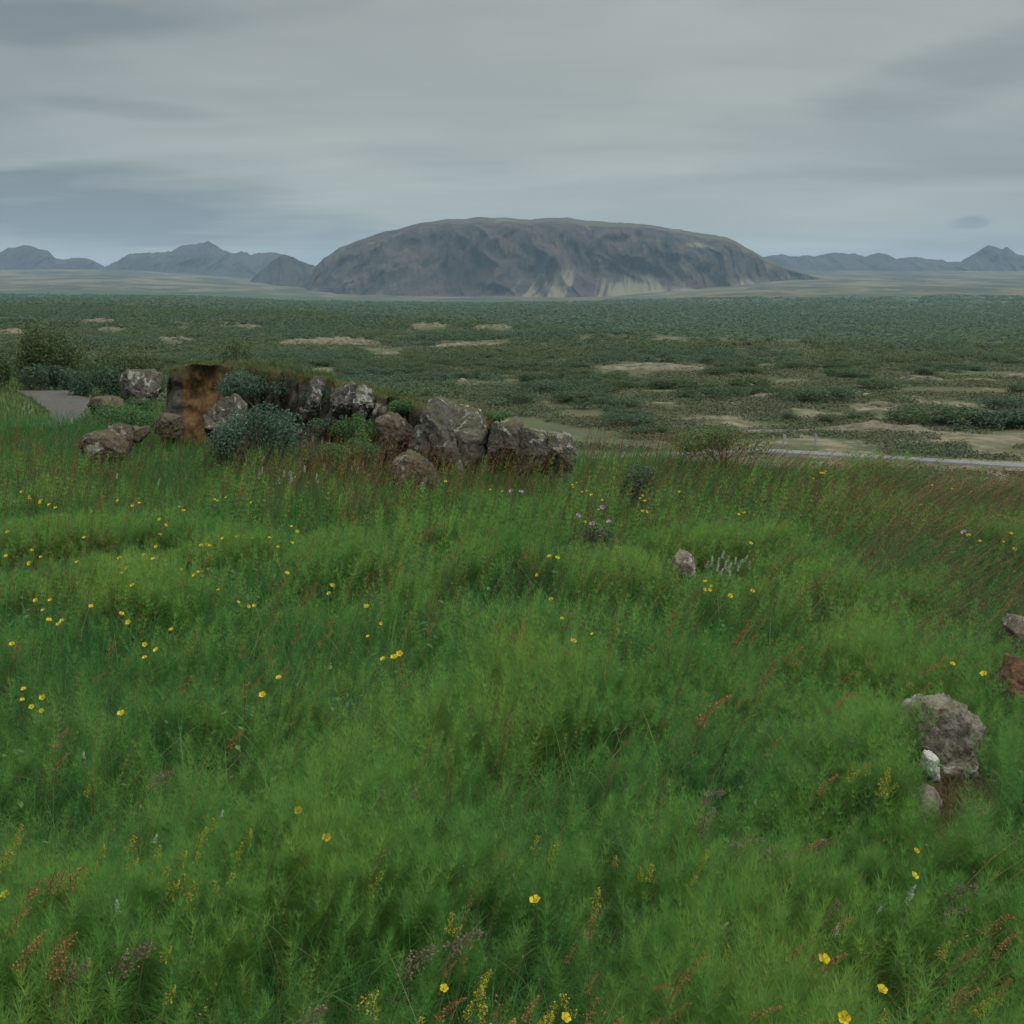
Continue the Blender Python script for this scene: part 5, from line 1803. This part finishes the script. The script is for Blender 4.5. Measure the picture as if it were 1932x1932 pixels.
def flower_kind(name, cat, build, pts, what, group, height_, tiltf, scf, extra=0.0):
    labs = place_labels(pts, what)
    variants = []
    for k, p in enumerate(pts):
        q = veg_top(p[0], p[1], extra)
        sc = scf(p)
        tl = tiltf(p)
        if k < 3:
            o = empty(name, (0, 0, 0), labs[k], cat, group)
            build(o, np.random.default_rng(900 + k))
            rebase(o, height_)
            variants.append(o)
            o.location, o.rotation_euler, o.scale = foot(q, tl, sc * height_), (tl[0], tl[1], 0), (sc, sc, sc)
        else:
            o = dup(variants[k % 3], foot(q, tl, sc * height_), 0, sc, labs[k], group, tl)


# heads are built at the origin: move them up so that the origin is the foot of the plant
def foot(q, tl, h):
    return Vector(q) - Euler((tl[0], tl[1], 0)).to_matrix() @ Vector((0, 0, h))


def rebase(parent_empty, h):
    for ch in parent_empty.children:
        ch.location = (0, 0, h)


def b_butter(o, rg):
    stem_soup(.34, .0013, .05).build('stem', M['stem_g'], o)
    petals(5, .0145, .55, .60, rg).build('petals', M['petal_y'], o)
    t = rg.uniform(0, 1, 40)
    a = rg.uniform(0, 6.28, 40)
    v, f, tn = leaves(rg, np.stack([.0045 * np.sqrt(t) * np.cos(a), .0045 * np.sqrt(t) * np.sin(a), .003 + .002 * rg.uniform(size=40)], -1), unit(rg.normal(size=(40, 3)) + [0, 0, 1]), .0016, .6, rg.uniform(0, 1, 40))
    Soup().add(v, f, tn).build('flower_centre', M['centre_y'], o)


def face_cam(p):
    return (rgF.uniform(.25, .85), rgF.normal(0, .3))


flower_kind('buttercup', 'buttercup', b_butter, BUTTER, 'yellow buttercup', 'yellow buttercups scattered over the meadow', .34, face_cam, lambda p: rgF.uniform(.62, 1.05) * (1.1 if p[1] > 1200 else 1.05), .05)


def b_purple(o, rg):
    stem_soup(.34, .0013, .05).build('stem', M['stem_g'], o)
    petals(5, .019, .45, .58, rg).build('petals', M['purple_f'], o)


flower_kind('cranesbill', 'cranesbill', b_purple, PUR, 'purple cranesbill flower', 'purple cranesbill flowers in the far meadow', .34, face_cam, lambda p: 1.1, .05)


def b_bed(o, rg):
    stem_soup(.36, .0011, .05).build('stem', M['stem_g'], o)
    floret_spike(.075, .021, 120, .0026, rg, .12, 4).build('flower_spike', M['bedstraw_y'], o)


flower_kind('yellow_bedstraw', 'bedstraw', b_bed, BED, 'yellow bedstraw spike', 'yellow bedstraw spikes in the near meadow', .36, lambda p: (rgF.normal(0, .15), rgF.normal(.15, .2)), lambda p: rgF.uniform(.55, 1.0), .03)


def b_white(o, rg):
    stem_soup(.36, .0011, .05).build('stem', M['stem_g'], o)
    floret_spike(.10, .022, 150, .0036, rg, .1, 4).build('flower_spike', M['white_f'], o)


flower_kind('white_bedstraw', 'bedstraw', b_white, WHT, 'white bedstraw spike', 'white bedstraw spikes in the meadow', .36, lambda p: (rgF.normal(0, .15), rgF.normal(.1, .2)), lambda p: rgF.uniform(.45, .8) * (.6 if p[1] > 1400 else 1.0), .03)


def b_sorrel(o, rg):
    stem_soup(.46, .0015, -.05).build('stem', M['stem_r'], o)
    floret_spike(.11, .019, 120, .0030, rg, .3, 6).build('seed_head', M['sorrel'], o)


flower_kind('sorrel', 'sorrel', b_sorrel, SOR, 'orange-red sorrel plant', 'orange-red sorrel plants standing in the meadow', .46, lambda p: (rgF.normal(-.1, .15), rgF.normal(.25 + .25 * (p[0] > 1200), .18)),
            lambda p: (p[2] if len(p) > 2 else 1.0) * rgF.uniform(.50, .90) * (1.0 if p[1] > 1000 else 1.25), .10)


def b_panicle(o, rg):
    stem_soup(.40, .0011, -.04).build('stem', M['stem_r'], o)
    floret_spike(.10, .030, 260, .0026, rg, .3, 7).build('panicle', M['panicle'], o)


flower_kind('grass_panicle', 'grass panicle', b_panicle, PAN, 'fuzzy mauve-brown grass panicle', 'mauve-brown grass panicles in the near meadow', .40, lambda p: (rgF.normal(0, .2), rgF.normal(.5, .25)), lambda p: rgF.uniform(.8, 1.15), .04)
